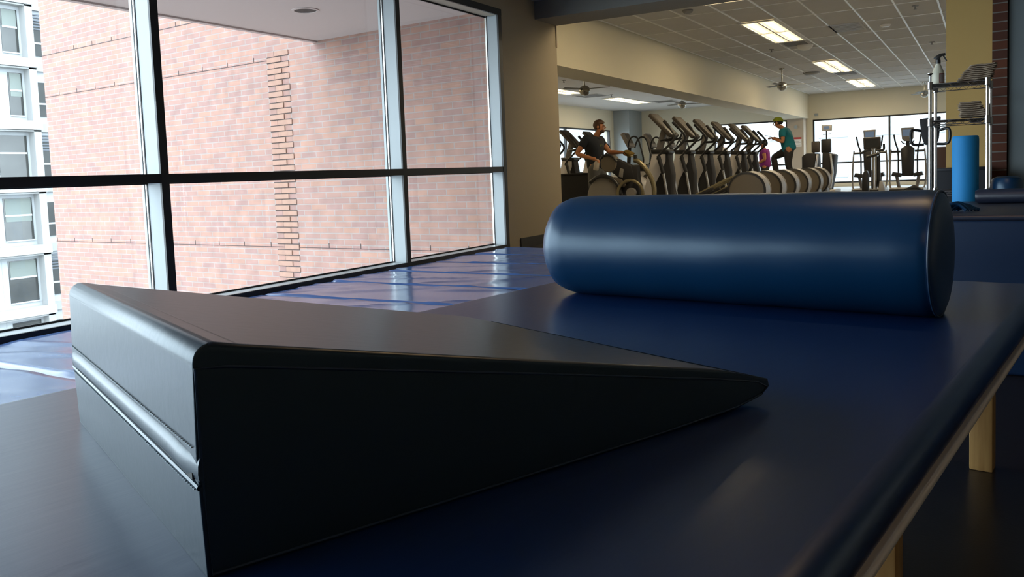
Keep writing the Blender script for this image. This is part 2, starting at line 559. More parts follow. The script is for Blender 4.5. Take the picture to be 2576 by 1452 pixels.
# therapy room window wall: mullions with black room face and pale sides
win = struct(bpy.data.objects.new('window_1', None))
C.objects.link(win)
mull_y = [3.655 + 2.665 * k for k in range(-4, 2)]      # ... 3.655, 6.32
GX = -5.02
for y in mull_y:
    MB().box((GX + 0.035, y - 0.030, WIN_Z0), (XW - 0.012, y + 0.030, WIN_Z1)).build('mullion', M['alu'], win, smooth=False)
    MB().box((XW - 0.012, y - 0.031, WIN_Z0), (XW + 0.006, y + 0.031, WIN_Z1)).build('mullion_cap', M['black_frame'], win, smooth=False)
    mb = MB()
    for s in (-1, 1):
        mb.box((GX + 0.004, y + s * 0.030 - 0.006, WIN_Z0), (GX + 0.012, y + s * 0.030 + 0.006, WIN_Z1))
        mb.box((GX + 0.026, y + s * 0.030 - 0.004, WIN_Z0), (GX + 0.036, y + s * 0.030 + 0.004, WIN_Z1))
    mb.build('gasket', M['gasket'], win, smooth=False)
    MB().box((GX + 0.010, y - 0.034, WIN_Z0), (GX + 0.028, y + 0.034, WIN_Z1)).build('glazing_bead', M['bead'], win, smooth=False)
    MB().box((GX - 0.03, y - 0.030, WIN_Z0), (GX - 0.004, y + 0.030, WIN_Z1)).build('outer_cap', M['alu'], win, smooth=False)
MB().box((GX + 0.004, WIN_Y0, 0.915), (XW - 0.012, WIN_Y1, 0.975)).build('transom', M['alu'], win, smooth=False)
MB().box((XW - 0.012, WIN_Y0, 0.914), (XW + 0.005, WIN_Y1, 0.976)).build('transom_cap', M['black_frame'], win, smooth=False)
MB().box((GX + 0.004, WIN_Y0, 0.907), (GX + 0.030, WIN_Y1, 0.915)).build('gasket', M['gasket'], win, smooth=False)
# sill: black upstand in the room, pale ledge, dark gasket at the pane
MB().box((XW - 0.012, WIN_Y0, 0.0), (XW + 0.012, WIN_Y1, 0.072)).build('sill_face', M['black_frame'], win, smooth=False)
MB().box((GX + 0.004, WIN_Y0, 0.0), (XW - 0.012, WIN_Y1, 0.070)).build('sill', M['alu'], win, smooth=False)
MB().box((GX + 0.002, WIN_Y0, 0.07), (GX + 0.016, WIN_Y1, 0.082)).build('gasket', M['gasket'], win, smooth=False)
# head and end jambs
MB().box((XW - 0.012, WIN_Y0, WIN_Z1 - 0.072), (XW + 0.012, WIN_Y1, WIN_Z1)).build('head_face', M['black_frame'], win, smooth=False)
MB().box((GX + 0.004, WIN_Y0, WIN_Z1 - 0.070), (XW - 0.012, WIN_Y1, WIN_Z1)).build('head', M['taupe'], win, smooth=False)
MB().box((GX + 0.004, WIN_Y0, WIN_Z1 - 0.085), (GX + 0.014, WIN_Y1, WIN_Z1 - 0.07)).build('gasket', M['gasket'], win, smooth=False)
MB().box((XW - 0.012, WIN_Y1 - 0.072, WIN_Z0), (XW + 0.010, WIN_Y1, WIN_Z1)).build('jamb_face', M['black_frame'], win, smooth=False)
MB().box((GX + 0.030, WIN_Y1 - 0.070, WIN_Z0), (XW - 0.012, WIN_Y1, WIN_Z1)).build('jamb', M['alu'], win, smooth=False)
MB().box((GX + 0.010, WIN_Y1 - 0.074, WIN_Z0), (GX + 0.028, WIN_Y1, WIN_Z1)).build('glazing_bead', M['bead'], win, smooth=False)
MB().box((GX + 0.028, WIN_Y1 - 0.075, WIN_Z0), (GX + 0.036, WIN_Y1, WIN_Z1)).build('gasket', M['gasket'], win, smooth=False)
edges = [WIN_Y0] + [y for y in mull_y] + [WIN_Y1]
for a, b in zip(edges, edges[1:]):
    for c, d in ((WIN_Z0, 0.945), (0.945, WIN_Z1)):
        MB().box((GX - 0.003, a, c), (GX + 0.003, b, d)).build('pane', M['glass'], win, smooth=False)


def gym_window(name, axis, pos, depth, u0, u1, z0, z1, mulls, transoms):
    """window filling a hole: frame, mullions, transoms, panes"""
    w = struct(bpy.data.objects.new(name, None))
    C.objects.link(w)
    d1 = pos + depth
    mb = MB()
    f = 0.05
    strip(mb, axis, pos, d1, (u0, z0), (u0 + f, z1))
    strip(mb, axis, pos, d1, (u1 - f, z0), (u1, z1))
    strip(mb, axis, pos, d1, (u0, z0), (u1, z0 + f))
    strip(mb, axis, pos, d1, (u0, z1 - f), (u1, z1))
    mb.build('frame', M['black_frame'], w, smooth=False)
    for u in mulls:
        mb = MB()
        strip(mb, axis, pos, d1, (u - 0.03, z0), (u + 0.03, z1))
        mb.build('mullion', M['black_frame'], w, smooth=False)
    for z in transoms:
        mb = MB()
        strip(mb, axis, pos, d1, (u0, z - 0.025), (u1, z + 0.025))
        mb.build('transom', M['black_frame'], w, smooth=False)
    us = [u0] + list(mulls) + [u1]
    for a, b in zip(us, us[1:]):
        mb = MB()
        strip(mb, axis, pos + depth * 0.5, pos + depth * 0.5 + 0.006, (a, z0), (b, z1))
        mb.build('pane', M['glass'], w, smooth=False)
    return w


gym_window('window_2', 'y', 31.47, 0.10, *GYM_WIN, [-2.94, -0.30, 2.3], [0.86])
gym_window('window_3', 'y', 31.47, 0.10, *ALC_WIN, [], [0.86])
gym_window('window_4', 'x', -12.71, -0.10, *SIDE_WIN, [23.9, 25.9, 28.6], [0.86])

# ------------------------------------------------------------------ outside
struct(MB().box((-160, -140, -14.5), (60, 160, -14)).build('street_ground', M['street'], smooth=False))
# overhanging storeys above the window: its underside is the plaster soffit
SOF_Z = 2.81
so = struct(MB().box((-8.0, 3.9, SOF_Z), (-5.06, 9.6, SOF_Z + 0.45)).build('trim_soffit', M['soffit'], smooth=False))
struct(MB().box((-8.03, 3.9, SOF_Z - 0.02), (-7.95, 9.6, SOF_Z + 0.5)).build('trim_soffit_edge', M['soffit'], smooth=False))
struct(MB().box((-7.9, 4.0, SOF_Z + 0.45), (5.2, 9.0, 11.0)).build('wall_upper_storeys', M['soffit'], smooth=False))
dl = thing('recessed_downlight', 'round black recessed downlight in the soffit outside the window', 'downlight', (-6.63, 6.98, SOF_Z))
MB().lathe([(0.155, 0.0), (0.155, -0.008), (0.125, -0.010), (0.120, 0.0)], 32, cap=False).build('trim_ring', M['soffit'], dl)
MB().lathe([(0.125, -0.004), (0.001, -0.0045)], 32, cap=False).build('dark_well', M['gasket'], dl)

# brick wing: runs away from the end of our window
BT = math.radians(4)
bx = thing('brick_building', 'pink brick building wing seen through the large left window', 'building', (-5.05, 8.36, 0), PI - BT)
# local +x runs along the wall away from our window; local +y is the outside... the wall's thickness goes to local -y
BL = 10.25
MB().box((0.03, -0.5, -14), (BL, 0, 11.0)).build('brick_wall', M['brick_out'], bx, smooth=False)
MB().box((BL - 0.5, -9.0, -14), (BL, -0.5, 11.0)).build('return_wall', M['brick_out'], bx, smooth=False)
for z in (2.655, 3.42, -0.045, -3.2, 5.6):
    j0 = 3.85 if z > 2 else 0.05                    # the upper joints stop at the toothed joint
    mb = MB().box((j0, -0.01, z - 0.0045), (BL + 0.004, 0.004, z + 0.0045))
    k = j0 + 0.40
    while k < BL:
        mb.box((k - 0.005, -0.01, z), (k + 0.005, 0.004, z + 0.070))
        k += 0.61
    mb.build('shadow_joint', M['joint'], bx, smooth=False)
# toothed vertical joint: every other brick stands proud
mbt, mbs = MB(), MB()
for k in range(-40, 45):
    z = k * 0.0815
    if not -2.5 < z < 2.75:
        continue
    off = 0.0 if k % 2 else 0.155
    mbt.box((3.50 + off, -0.01, z + 0.007), (3.80 + off, 0.010 if k % 2 else 0.013, z + 0.0735))
    mbs.box((3.50 + 0.0, -0.01, z - 0.005), (3.96, 0.003, z + 0.006))
    mbs.box((3.80 + off, -0.01, z), (3.812 + off, 0.004, z + 0.08))  # dark strip drawn as the shadow line at each tooth's end
mbt.build('toothed_bricks', M['brick_tooth'], bx, smooth=False)
mbs.build('toothing_joint_shade', M['joint'], bx, smooth=False)

# white office block across the street
ob = thing('office_building', 'white panelled office block with grid of windows at far left', 'building', (-45, 0, 0))
FH = 3.37
MB().box((-12, 11.5, -14), (-0.4, 25.9, 30)).build('cladding', M['pale_clad'], ob, smooth=False)
MB().box((-12, 26.2, -14), (-1.2, 60, 30)).build('recessed_facade', M['pale_clad'], ob, smooth=False)
MB().box((-2, 25.88, -14), (0.15, 26.28, 30)).build('corner_column', M['concrete'], ob, smooth=False)
for fl in range(-3, 6):
    zt = 0.62 + FH * fl                       # head of this storey's window
    mb = MB().box((-0.4, 11.5, zt + 0.32), (0.25, 26.32, zt + 0.80))
    mb.box((-0.4, 11.5, zt + 0.22), (0.15, 26.32, zt + 0.30))
    mb.build('floor_band', M['concrete'], ob, smooth=False)
    MB().box((-1.3, 26.28, zt + 0.30), (-1.0, 60, zt + 0.75)).build('floor_band', M['concrete'], ob, smooth=False)
    zb = zt - 2.30
    for c in range(0, 3):
        y1 = 25.68 - c * 4.6
        y0 = y1 - (1.42 if fl < 2 else (0.80 if fl < 3 else 0.78))
        if fl == 2 and c == 0:
            y0 = 25.05
        wf = MB().box((-0.5, y0 - 0.05, zb), (-0.36, y1 + 0.05, zt + 0.02)).build('window', M['far_glass'], ob, smooth=False)
        m2 = MB().box((-0.45, y0, zt - 0.98), (-0.33, y1, zt - 0.88))
        m2.build('window_bar', M['pale_clad'], wf, smooth=False)
        MB().box((-0.45, y0 - 0.06, zb - 0.03), (-0.30, y1 + 0.06, zb + 0.04)).build('window_sill', M['pale_clad'], wf, smooth=False)
        if (fl + c) % 3 != 1:
            MB().box((-0.37, y0 + 0.02, zt - (0.9 if fl % 2 else 1.25)), (-0.345, y1 - 0.02, zt - 0.02)).build('blind', M['blind'], wf, smooth=False)
    # panel joints of the cladding
    for y in (23.9, 19.4, 14.8):
        MB().box((-0.42, y - 0.02, zb - 0.8), (-0.385, y + 0.02, zt + 0.2)).build('panel_joint', M['alu'], ob, smooth=False)
    MB().box((-0.42, 20, zt - 0.95), (-0.388, 23.9, zt - 0.91)).build('panel_joint', M['alu'], ob, smooth=False)
    # recessed bay beside the column
    wr = MB().box((-1.25, 26.42, zb + 0.1), (-1.12, 28.6, zt - 0.3)).build('recessed_window', M['far_glass'], ob, smooth=False)
    MB().box((-1.2, 26.40, zb + 0.75), (-1.08, 28.65, zb + 0.85)).build('window_bar', M['pale_clad'], wr, smooth=False)
    if fl % 2 == 1:
        mb = MB()
        for k in range(6):
            mb.box((-1.25, 26.42, zt - 0.75 + k * 0.16), (-1.08, 28.6, zt - 0.68 + k * 0.16))
        mb.build('louver', M['louver'], ob, smooth=False)

# pale building beyond the gym windows
gb = thing('street_building', 'pale washed out building beyond the far gym windows', 'building', (0, 75, 0))
MB().box((-60, 0, -14), (40, 10, 30)).build('facade', M['pale_clad'], gb, smooth=False)
for i in range(-9, 6):
    for j in range(-1, 4):
        MB().box((i * 4.2, -0.1, j * 3.4 - 0.4), (i * 4.2 + 2.4, 0.05, j * 3.4 + 1.5)).build('window', M['concrete'], gb, smooth=False)
# ------------------------------------------------------------------ treatment table
TH = math.radians(82 - 90)                       # table's long axis, turned a little clockwise from +Y
TT = 0.53
tb = thing('treatment_table', 'large navy padded treatment table on wooden legs filling the foreground', 'treatment table', (-0.683, 1.45, 0), TH)
TW, TL0, TL1 = 0.662, -1.75, 1.29
pad = MB().box((-TW, TL0, TT - 0.062), (TW, TL1, TT), bevel=0.030, seg=6).flatten(0.1, 0.004).build('pad', M['navy_top'], tb, angle=80)
MB().box((-TW - 0.001, TL0 - 0.001, TT - 0.071), (TW + 0.001, TL1 + 0.001, TT - 0.0585), bevel=0.005, seg=3).build('edge_trim', M['trim_grey'], tb)
MB().box((-TW + 0.06, TL0 + 0.06, TT - 0.11), (TW - 0.06, TL1 - 0.02, TT - 0.069)).build('platform_board', M['ply'], tb, smooth=False)
for sx in (-1, 1):
    for ly in (1.245, 0.16, -1.0):
        x0 = sx * (TW - 0.155)
        MB().box((x0 - 0.029, ly - 0.029, 0.0), (x0 + 0.029, ly + 0.029, TT - 0.10), bevel=0.004, seg=2).build('leg', M['wood'], tb)

# ------------------------------------------------------------------ positioning wedge
wd = thing('positioning_wedge', 'dark navy vinyl foam wedge cushion on the treatment table', 'wedge cushion', (-0.597, 0.468, TT), math.atan2(0.751, 0.321))
# local x: along the slope towards the thin tip; local y: across (to the window); z up
WL, WWID, WH = 0.82, 0.655, 0.212
prof = [(0.0, 0.0), (0.62, 0.0), (0.74, 0.003), (0.80, 0.011), (WL, 0.022), (WL - 0.004, 0.034), (0.775, 0.047), (0.70, 0.068), (0.040, WH - 0.0055)] + [(0.016 - 0.017 * math.sin(math.radians(a)), WH - 0.017 + 0.017 * math.cos(math.radians(a))) for a in (-8, 8, 24, 40, 56, 72, 88)] + [(-0.003, WH * 0.5)]
bod = MB()
bod.prism(prof, 0.004, WWID - 0.004)
bm = bod.bm
flat = [e for e in bm.edges if abs(e.verts[0].co.y - e.verts[1].co.y) < 1e-5]
# only the sloping top rolls softly over into the sides; the other rims are crisp
top = [e for e in flat if min(v.co.z for v in e.verts) > 0.04 and min(v.co.x for v in e.verts) > 0.006]
rest = [e for e in flat if e not in top]
bmesh.ops.bevel(bm, geom=rest, offset=0.004, segments=2, profile=0.5, affect='EDGES', clamp_overlap=True)
bmesh.ops.bevel(bm, geom=[e for e in top if e.is_valid], offset=0.014, segments=4, profile=0.5, affect='EDGES', clamp_overlap=True)
for nm_ in ('navy_wedge', 'navy_top', 'roll_blue'):
    M[nm_].node_tree.nodes['Principled BSDF'].inputs['Specular Tint'].default_value = (0.74, 0.90, 1.0, 1)  # cool cast of the reflected daylight put into the specular colour
bod.flatten(0.012, 0.003)
bod.build('wedge_cover', M['navy_wedge'], wd, angle=50)
# seam that outlines each triangular side
for ys in (0.0035, WWID - 0.0035):
    pts = [(0.004, ys, 0.003), (0.60, ys, 0.003), (0.74, ys, 0.006), (0.80, ys, 0.014), (WL - 0.008, ys, 0.023), (0.79, ys, 0.034), (0.70, ys, 0.054), (0.40, ys, 0.115), (0.03, ys, WH - 0.024), (0.001, ys, WH - 0.021), (0.001, ys, 0.10)]
    MB().tube(pts, 0.0015, 6, closed=True).build('side_seam', M['navy_seam'], wd)
# covered zip across the tall end
fl = MB()
sect = [(0.001, 0.1155), (-0.0035, 0.1150), (-0.0075, 0.1085), (-0.0085, 0.1010), (-0.0065, 0.0945), (0.001, 0.0960)]
n = 40
rows = []
for k in range(n + 1):
    y = 0.001 + (WWID - 0.002) * k / n
    e = min(k, n - k) / n
    q = min(1.0, 0.45 + e * 9)                      # the flap is drawn in at both ends
    sag = -0.004 * (1 - min(1.0, e * 8))
    rows.append([fl.bm.verts.new((0.001 + (p[0] - 0.001) * q, y, 0.1155 + (p[1] - 0.1155) + sag)) for p in sect])
for A, B in zip(rows, rows[1:]):
    for i in range(len(sect) - 1):
        fl.bm.faces.new((A[i], A[i + 1], B[i + 1], B[i]))
    fl.bm.faces.new((A[-1], A[0], B[0], B[-1]))
fl.bm.faces.new(rows[0])
fl.bm.faces.new(list(reversed(rows[-1])))
fl.build('zip_flap', M['navy_wedge'], wd, angle=60)
MB().tube([(-0.001, 0.004, 0.084), (-0.0045, 0.05, 0.089), (-0.0045, WWID - 0.05, 0.0895), (-0.001, WWID - 0.004, 0.086)], 0.0035, 8, smooth=2).build('zip_lip', M['navy_wedge'], wd)
MB().box((-0.0050, 0.014, 0.0895), (0.0, WWID - 0.014, 0.0955)).build('zip_tape', M['gasket'], wd, smooth=False)
st, st2 = MB(), MB()
k = 0.014
while k < WWID - 0.015:
    st.box((-0.0042, k, 0.1182), (-0.0024, k + 0.0042, 0.1192))
    st2.box((-0.0042, k, 0.0800), (-0.0020, k + 0.0042, 0.0810))
    k += 0.0068
st.build('stitching', M['stitch'], wd, smooth=False)
st2.build('stitching', M['stitch'], wd, smooth=False)

# ------------------------------------------------------------------ bolster roll on the table
RR, RL = 0.1424, 1.0106
br = thing('bolster_roll', 'large round blue vinyl bolster roll lying across the far end of the treatment table', 'bolster', (-0.5833, 2.1019, TT), -0.1279)
br.location.z = TT - 0.0035
Mroll = Matrix.Translation((0, 0, RR)) @ Matrix.Rotation(PI / 2, 4, 'Y')
prof = [(0.0, -RL / 2 - 0.006), (0.06, -RL / 2 - 0.004), (RR - 0.050, -RL / 2), (RR - 0.030, -RL / 2 + 0.006), (RR - 0.014, -RL / 2 + 0.020), (RR - 0.005, -RL / 2 + 0.045), (RR - 0.001, -RL / 2 + 0.075)]
body = MB()
m = 16
for i in range(m + 1):
    z = -RL / 2 + 0.085 + (RL - 0.115) * i / m
    prof.append((RR - 0.0008 + 0.0008 * math.sin(i * 1.7), z))
prof += [(RR - 0.002, RL / 2 - 0.018), (RR - 0.006, RL / 2 - 0.008)]
body.lathe(prof, 96, Mroll, cap=False)
for v in body.bm.verts:
    v.co.z = max(v.co.z, 0.0035)                  # its own weight flattens it along the contact
body.build('cover', M['roll_blue'], br, angle=70)
MB().lathe([(RR - 0.004, RL / 2 - 0.012), (RR - 0.007, RL / 2 - 0.003), (RR - 0.020, RL / 2 + 0.003), (0.08, RL / 2 + 0.007), (0.0, RL / 2 + 0.008)], 72, Mroll, cap=False).build('end_cap', M['roll_end'], br, angle=70)
ring = [(RL / 2 - 0.006, (RR - 0.003) * math.cos(2 * PI * j / 64), RR + (RR - 0.003) * math.sin(2 * PI * j / 64)) for j in range(64)]
MB().tube(ring, 0.0028, 6, closed=True).build('end_piping', M['navy_seam'], br)

# ------------------------------------------------------------------ folding mats on the floor
def folding_mat(label, y0, npan, pw, x0, x1, skew=0.0):
    mt = thing('folding_mat', label, 'exercise mat', ((x0 + x1) / 2, y0, 0), skew, 'blue folding mats along the window')
    hw = (x1 - x0) / 2
    for k in range(npan):
        mb = MB()
        a, b = k * pw + 0.0015, (k + 1) * pw - 0.0015
        nx, ny = 40, 24
        g = []
        for i in range(nx + 1):
            row = []
            for j in range(ny + 1):
                u, v = i / nx, j / ny
                X, Y = -hw + 2 * hw * u, a + (b - a) * v
                ed = min(1.0, min(u, 1 - u) * 2 * hw / 0.03, min(v, 1 - v) * (b - a) / 0.010)
                h = 0.044 * math.sqrt(max(0.0, 1 - (1 - ed) ** 2)) if ed < 1 else 0.044
                w = noise.noise(Vector((X * 1.3 + Y * 1.8, Y * 2.2 - X * 0.7 + k * 3.1, 0.3)))
                ridge = max(0.0, 1 - abs(noise.noise(Vector((X * 0.9 + 5 + k, (Y - X * 0.55) * 2.6, 1.7)))) * 9) * 0.009
                row.append(mb.bm.verts.new((X, Y, max(0.012, h + (0.003 * w + ridge) * ed))))
            g.append(row)
        low = [[mb.bm.verts.new((p.co.x, p.co.y, 0.001)) for p in (g[i][0], g[i][-1])] for i in range(nx + 1)]
        for i in range(nx):
            for j in range(ny):
                mb.bm.faces.new((g[i][j], g[i + 1][j], g[i + 1][j + 1], g[i][j + 1]))
            mb.bm.faces.new((low[i][0], low[i + 1][0], g[i + 1][0], g[i][0]))
            mb.bm.faces.new((g[i][-1], g[i + 1][-1], low[i + 1][1], low[i][1]))
        mb.build('panel', M['mat_blue'], mt, angle=60)
    MB().box((-hw + 0.004, 0.004, 0.002), (hw - 0.004, npan * pw - 0.004, 0.014)).build('hinge_backing', M['mat_blue'], mt, smooth=False)
    return mt


folding_mat('blue folding mat nearest the camera, left of the wedge cushion', -0.92, 4, 0.768, XW + 0.02, -1.65)
folding_mat('blue folding mat along the window beside the middle of the treatment table', 2.16, 4, 0.745, XW + 0.02, -2.2)
folding_mat('blue folding mat farthest along the window, ending at the pier wall', 5.15, 4, 0.745, XW + 0.02, -2.7)

# ------------------------------------------------------------------ padded bench at the right
bn = thing('padded_bench', 'dark blue vinyl box bench behind the treatment table at right', 'bench', (0.9, 4.25, 0))
MB().box((-1.6, -0.468, 0.0), (1.2, 0.72, 0.628), bevel=0.012, seg=3).build('box', M['bench_blue'], bn)
MB().box((-1.605, -0.475, 0.622), (1.205, 0.725, 0.646), bevel=0.010, seg=3).build('top', M['bench_top'], bn)
lb = thing('bolster_roll', 'long flat navy bolster lying along the back of the blue bench', 'bolster', (0.9, 4.72, 0.646))
MB().lathe([(0.0, -1.10), (0.028, -1.10), (0.036, -1.085), (0.036, 1.085), (0.028, 1.10), (0, 1.10)], 24, Matrix.Translation((0.15, 0, 0.036)) @ Matrix.Rotation(PI / 2, 4, 'Y'), cap=False).build('cover', M['bench_top'], lb)
# crumpled strap lying on the bench
mb = MB()
for k in range(5):
    ox, oz = k * 0.012, 0.012 + 0.008 * (k % 2)
    pts = [(-0.05 + ox, -0.02 + 0.012 * k, 0.006), (-0.03 + ox, 0.0 + 0.01 * k, oz + 0.022 - 0.004 * k), (0.005 + ox, 0.01 + 0.008 * k, oz + 0.024 - 0.005 * k), (0.035 + ox, 0.0 + 0.012 * k, 0.006)]
    mb.tube(pts, 0.0075, 8, smooth=2)
o = mb.build('stretch_strap', M['roll_blue'], loc=(-0.11, 4.02, 0.646))
tag(o, 'crumpled blue stretch strap on the bench beside the bolster end', 'strap')

fr = MB().lathe([(0.0, 0.0), (0.064, 0.0), (0.068, 0.006), (0.069, 0.02), (0.069, 0.985), (0.067, 0.998), (0.062, 1.003), (0.0, 1.003)], 40, cap=False)
o = fr.build('foam_roller', M['foam_blue'], loc=(-0.107, 5.42, 0))
tag(o, 'light blue foam roller standing upright in front of the chrome rack', 'foam roller')
ub = MB().lathe([(0.0, 0.0), (0.076, 0.0), (0.082, 0.01), (0.084, 0.04), (0.084, 0.70), (0.080, 0.735), (0.070, 0.754), (0.05, 0.762), (0.0, 0.764)], 40, cap=False)
o = ub.build('standing_bolster', M['roll_blue'], loc=(0.100, 5.48, 0))
tag(o, 'blue vinyl bolster standing on end below the brick pilaster', 'bolster')
cb = thing('low_cabinet', 'low black cabinet against the ochre wall behind the chrome rack', 'cabinet', (-0.225, 8.75, 0))
MB().box((-0.215, -0.25, 0.0), (0.215, 0.25, 0.76)).build('body', M['cabinet'], cb, smooth=False)
MB().box((-0.22, -0.255, 0.76), (0.22, 0.255, 0.787), bevel=0.004).build('top', M['cabinet'], cb)

# ------------------------------------------------------------------ chrome wire rack
rk = thing('wire_rack', 'chrome wire shelving rack in front of the ochre wall at right', 'shelf rack', (-0.385, 7.22, 0), math.radians(-3))
RW, RD = 0.388, 0.37
for px in (0, RW):
    for py in (0, RD):
        mb = MB().tube([(px, py, 0.03), (px, py, 1.475)], 0.0128, 16)
        k = 0.1
        while k < 1.45:
            mb.tube([(px, py, k), (px, py, k + 0.003)], 0.0133, 12)
            k += 0.025
        mb.build('post', M['chrome'], rk)
        MB().lathe([(0.016, 0), (0.016, 0.03), (0.0, 0.03)], 12, Matrix.Translation((px, py, 0))).build('foot', M['black_plastic'], rk)
mb = MB().tube([(0, 0, 1.475), (0, 0, 1.53)], 0.004, 8)
mb.lathe([(0.0, 1.522), (0.010, 1.524), (0.021, 1.536), (0.021, 1.541), (0.0, 1.541)], 16)
mb.build('screw_foot', M['wire'], rk)
for sz in (1.455, 1.172, 0.62, 0.16):
    mb = MB()
    for dz in (0.0, -0.032):
        lo = [(0, 0, sz + dz), (RW, 0, sz + dz), (RW, RD, sz + dz), (0, RD, sz + dz)]
        mb.tube(lo, 0.0034, 8, closed=True)
    for (ax, ay), (bx_, by_) in (((0, 0), (RW, 0)), ((0, RD), (RW, RD)), ((0, 0), (0, RD)), ((RW, 0), (RW, RD))):
        n = 14
        z = [(ax + (bx_ - ax) * i / n, ay + (by_ - ay) * i / n, sz - 0.002 if i % 2 else sz - 0.030) for i in range(n + 1)]
        mb.tube(z, 0.0022, 6)
    for i in range(1, 15):
        yy = RD * i / 15
        mb.tube([(0, yy, sz + 0.003), (RW, yy, sz + 0.003)], 0.0018, 6)
    for i in (1, 2):
        xx = RW * i / 3
        mb.tube([(xx, 0, sz - 0.004), (xx, RD, sz - 0.004)], 0.003, 6)
    sh = mb.build('shelf', M['wire'], rk)
    for px in (0, RW):
        for py in (0, RD):
            MB().lathe([(0.0135, sz - 0.042), (0.0205, sz - 0.038), (0.0195, sz + 0.018), (0.0140, sz + 0.020)], 14, Matrix.Translation((px, py, 0))).build('collar', M['wire'], sh)

sp = thing('spray_bottle', 'cream spray bottle with black trigger on the top shelf of the rack', 'spray bottle', (-0.335, 7.35, 1.4615))
MB().lathe([(0.0, 0.0), (0.041, 0.0), (0.044, 0.006), (0.044, 0.085), (0.040, 0.100), (0.024, 0.140), (0.0165, 0.158), (0.0165, 0.168), (0.0, 0.168)], 28, cap=False).build('bottle', M['bottle'], sp)
mb = MB().lathe([(0.0175, 0.160), (0.0185, 0.166), (0.0185, 0.190), (0.012, 0.194), (0.0, 0.194)], 18, cap=False)
mb.prism([(-0.028, 0.200), (-0.034, 0.208), (-0.010, 0.224), (0.012, 0.238), (0.050, 0.240), (0.052, 0.222), (0.020, 0.214), (0.010, 0.190), (-0.012, 0.190)], -0.011, 0.011, bevel=0.003)
mb.build('spray_head', M['black_plastic'], sp)
MB().prism([(0.030, 0.220), (0.042, 0.220), (0.064, 0.180), (0.060, 0.176), (0.050, 0.184)], -0.006, 0.006, bevel=0.002).build('trigger', M['black_plastic'], sp)
mb = MB()
for i in range(8):
    a0, a1 = math.radians(-78 + i * 11), math.radians(-78 + (i + 1) * 11)
    R_ = 0.0446
    v = [mb.bm.verts.new((R_ * math.cos(a), R_ * math.sin(a), z)) for a, z in ((a0, 0.008), (a1, 0.008), (a1, 0.082), (a0, 0.082))]
    mb.bm.faces.new(v)
lab = mb.build('label', M['red_border'], sp)
mb = MB()
for i in range(8):
    a0, a1 = math.radians(-73 + i * 9.6), math.radians(-73 + (i + 1) * 9.6)
    R_ = 0.0450
    v = [mb.bm.verts.new((R_ * math.cos(a), R_ * math.sin(a), z)) for a, z in ((a0, 0.013), (a1, 0.013), (a1, 0.077), (a0, 0.077))]
    mb.bm.faces.new(v)
mb.build('label_panel', M['label'], lab)


def towel_mesh(w, d, t, seed, stack):
    """a folded towel: two soft leaves joined by a rolled fold at the front, ragged along the free edges"""
    mb = MB()
    nx, ny = 30, 14
    rnd = random.Random(seed)
    o1, o2 = stack * 17.3, stack * 5.1
    o3 = rnd.random() * 50

    def P(u, v, top):
        x = (u - 0.5) * w
        y = (v - 0.5) * d
        e = min(u * w, (1 - u) * w, v * d, (1 - v) * d)
        th = t * min(1.0, (max(0.0, e) / 0.012) ** 0.5 * 0.85 + 0.15)
        wob = 0.006 * noise.noise(Vector((x * 13 + o1, y * 13 + o2, 0.2)))
        fray = 0.0016 * noise.noise(Vector((x * 70 + o3, y * 70, 3)))
        x += 0.020 * noise.noise(Vector((o3, y * 22, 4.0))) * (1 if u > 0.5 else -1) * (abs(u - 0.5) * 2) ** 4
        y += 0.010 * noise.noise(Vector((x * 26, o3, 9.0))) * (1 if v > 0.5 else -1) * (abs(v - 0.5) * 2) ** 4
        return (x, y, (th / 2 if top else -th / 2) + wob + fray)
    T = [[mb.bm.verts.new(P(i / nx, j / ny, True)) for j in range(ny + 1)] for i in range(nx + 1)]
    B = [[mb.bm.verts.new(P(i / nx, j / ny, False)) for j in range(ny + 1)] for i in range(nx + 1)]
    for i in range(nx):
        for j in range(ny):
            mb.bm.faces.new((T[i][j], T[i + 1][j], T[i + 1][j + 1], T[i][j + 1]))
            mb.bm.faces.new((B[i][j + 1], B[i + 1][j + 1], B[i + 1][j], B[i][j]))
        mb.bm.faces.new((B[i][0], B[i + 1][0], T[i + 1][0], T[i][0]))
        mb.bm.faces.new((T[i][ny], T[i + 1][ny], B[i + 1][ny], B[i][ny]))
    for j in range(ny):
        mb.bm.faces.new((T[0][j], T[0][j + 1], B[0][j + 1], B[0][j]))
        mb.bm.faces.new((B[nx][j], B[nx][j + 1], T[nx][j + 1], T[nx][j]))
    return mb


ords = ['bottom one', 'second from the bottom', 'third from the bottom', 'fourth from the bottom', 'fifth from the bottom', 'third from the top', 'second from the top', 'topmost']
for shelf_z, nm, cx, w0 in ((1.462, 'upper shelf', -0.085, 0.235), (1.179, 'second shelf', -0.088, 0.19)):
    for k in range(8):
        off = (0.009 * k if nm == 'upper shelf' else -0.004 * k) + random.uniform(-0.008, 0.008)
        o = towel_mesh(w0 - 0.008 * k * (1 if nm == 'upper shelf' else 0.8), 0.22, 0.0120, 11 + k + (0 if nm == 'upper shelf' else 40), 1 if nm == 'upper shelf' else 2).build('folded_towel', M['towel'], angle=180, loc=(cx + off, 7.38, shelf_z + 0.016 + 0.0148 * k), rot=(0, math.radians(-2 if nm == 'upper shelf' else -1), random.uniform(-0.015, 0.015)))
        tag(o, f'grey beige folded towel, {ords[k]} of the stack on the rack\'s {nm}', 'towel', f'folded towels on the {nm}')

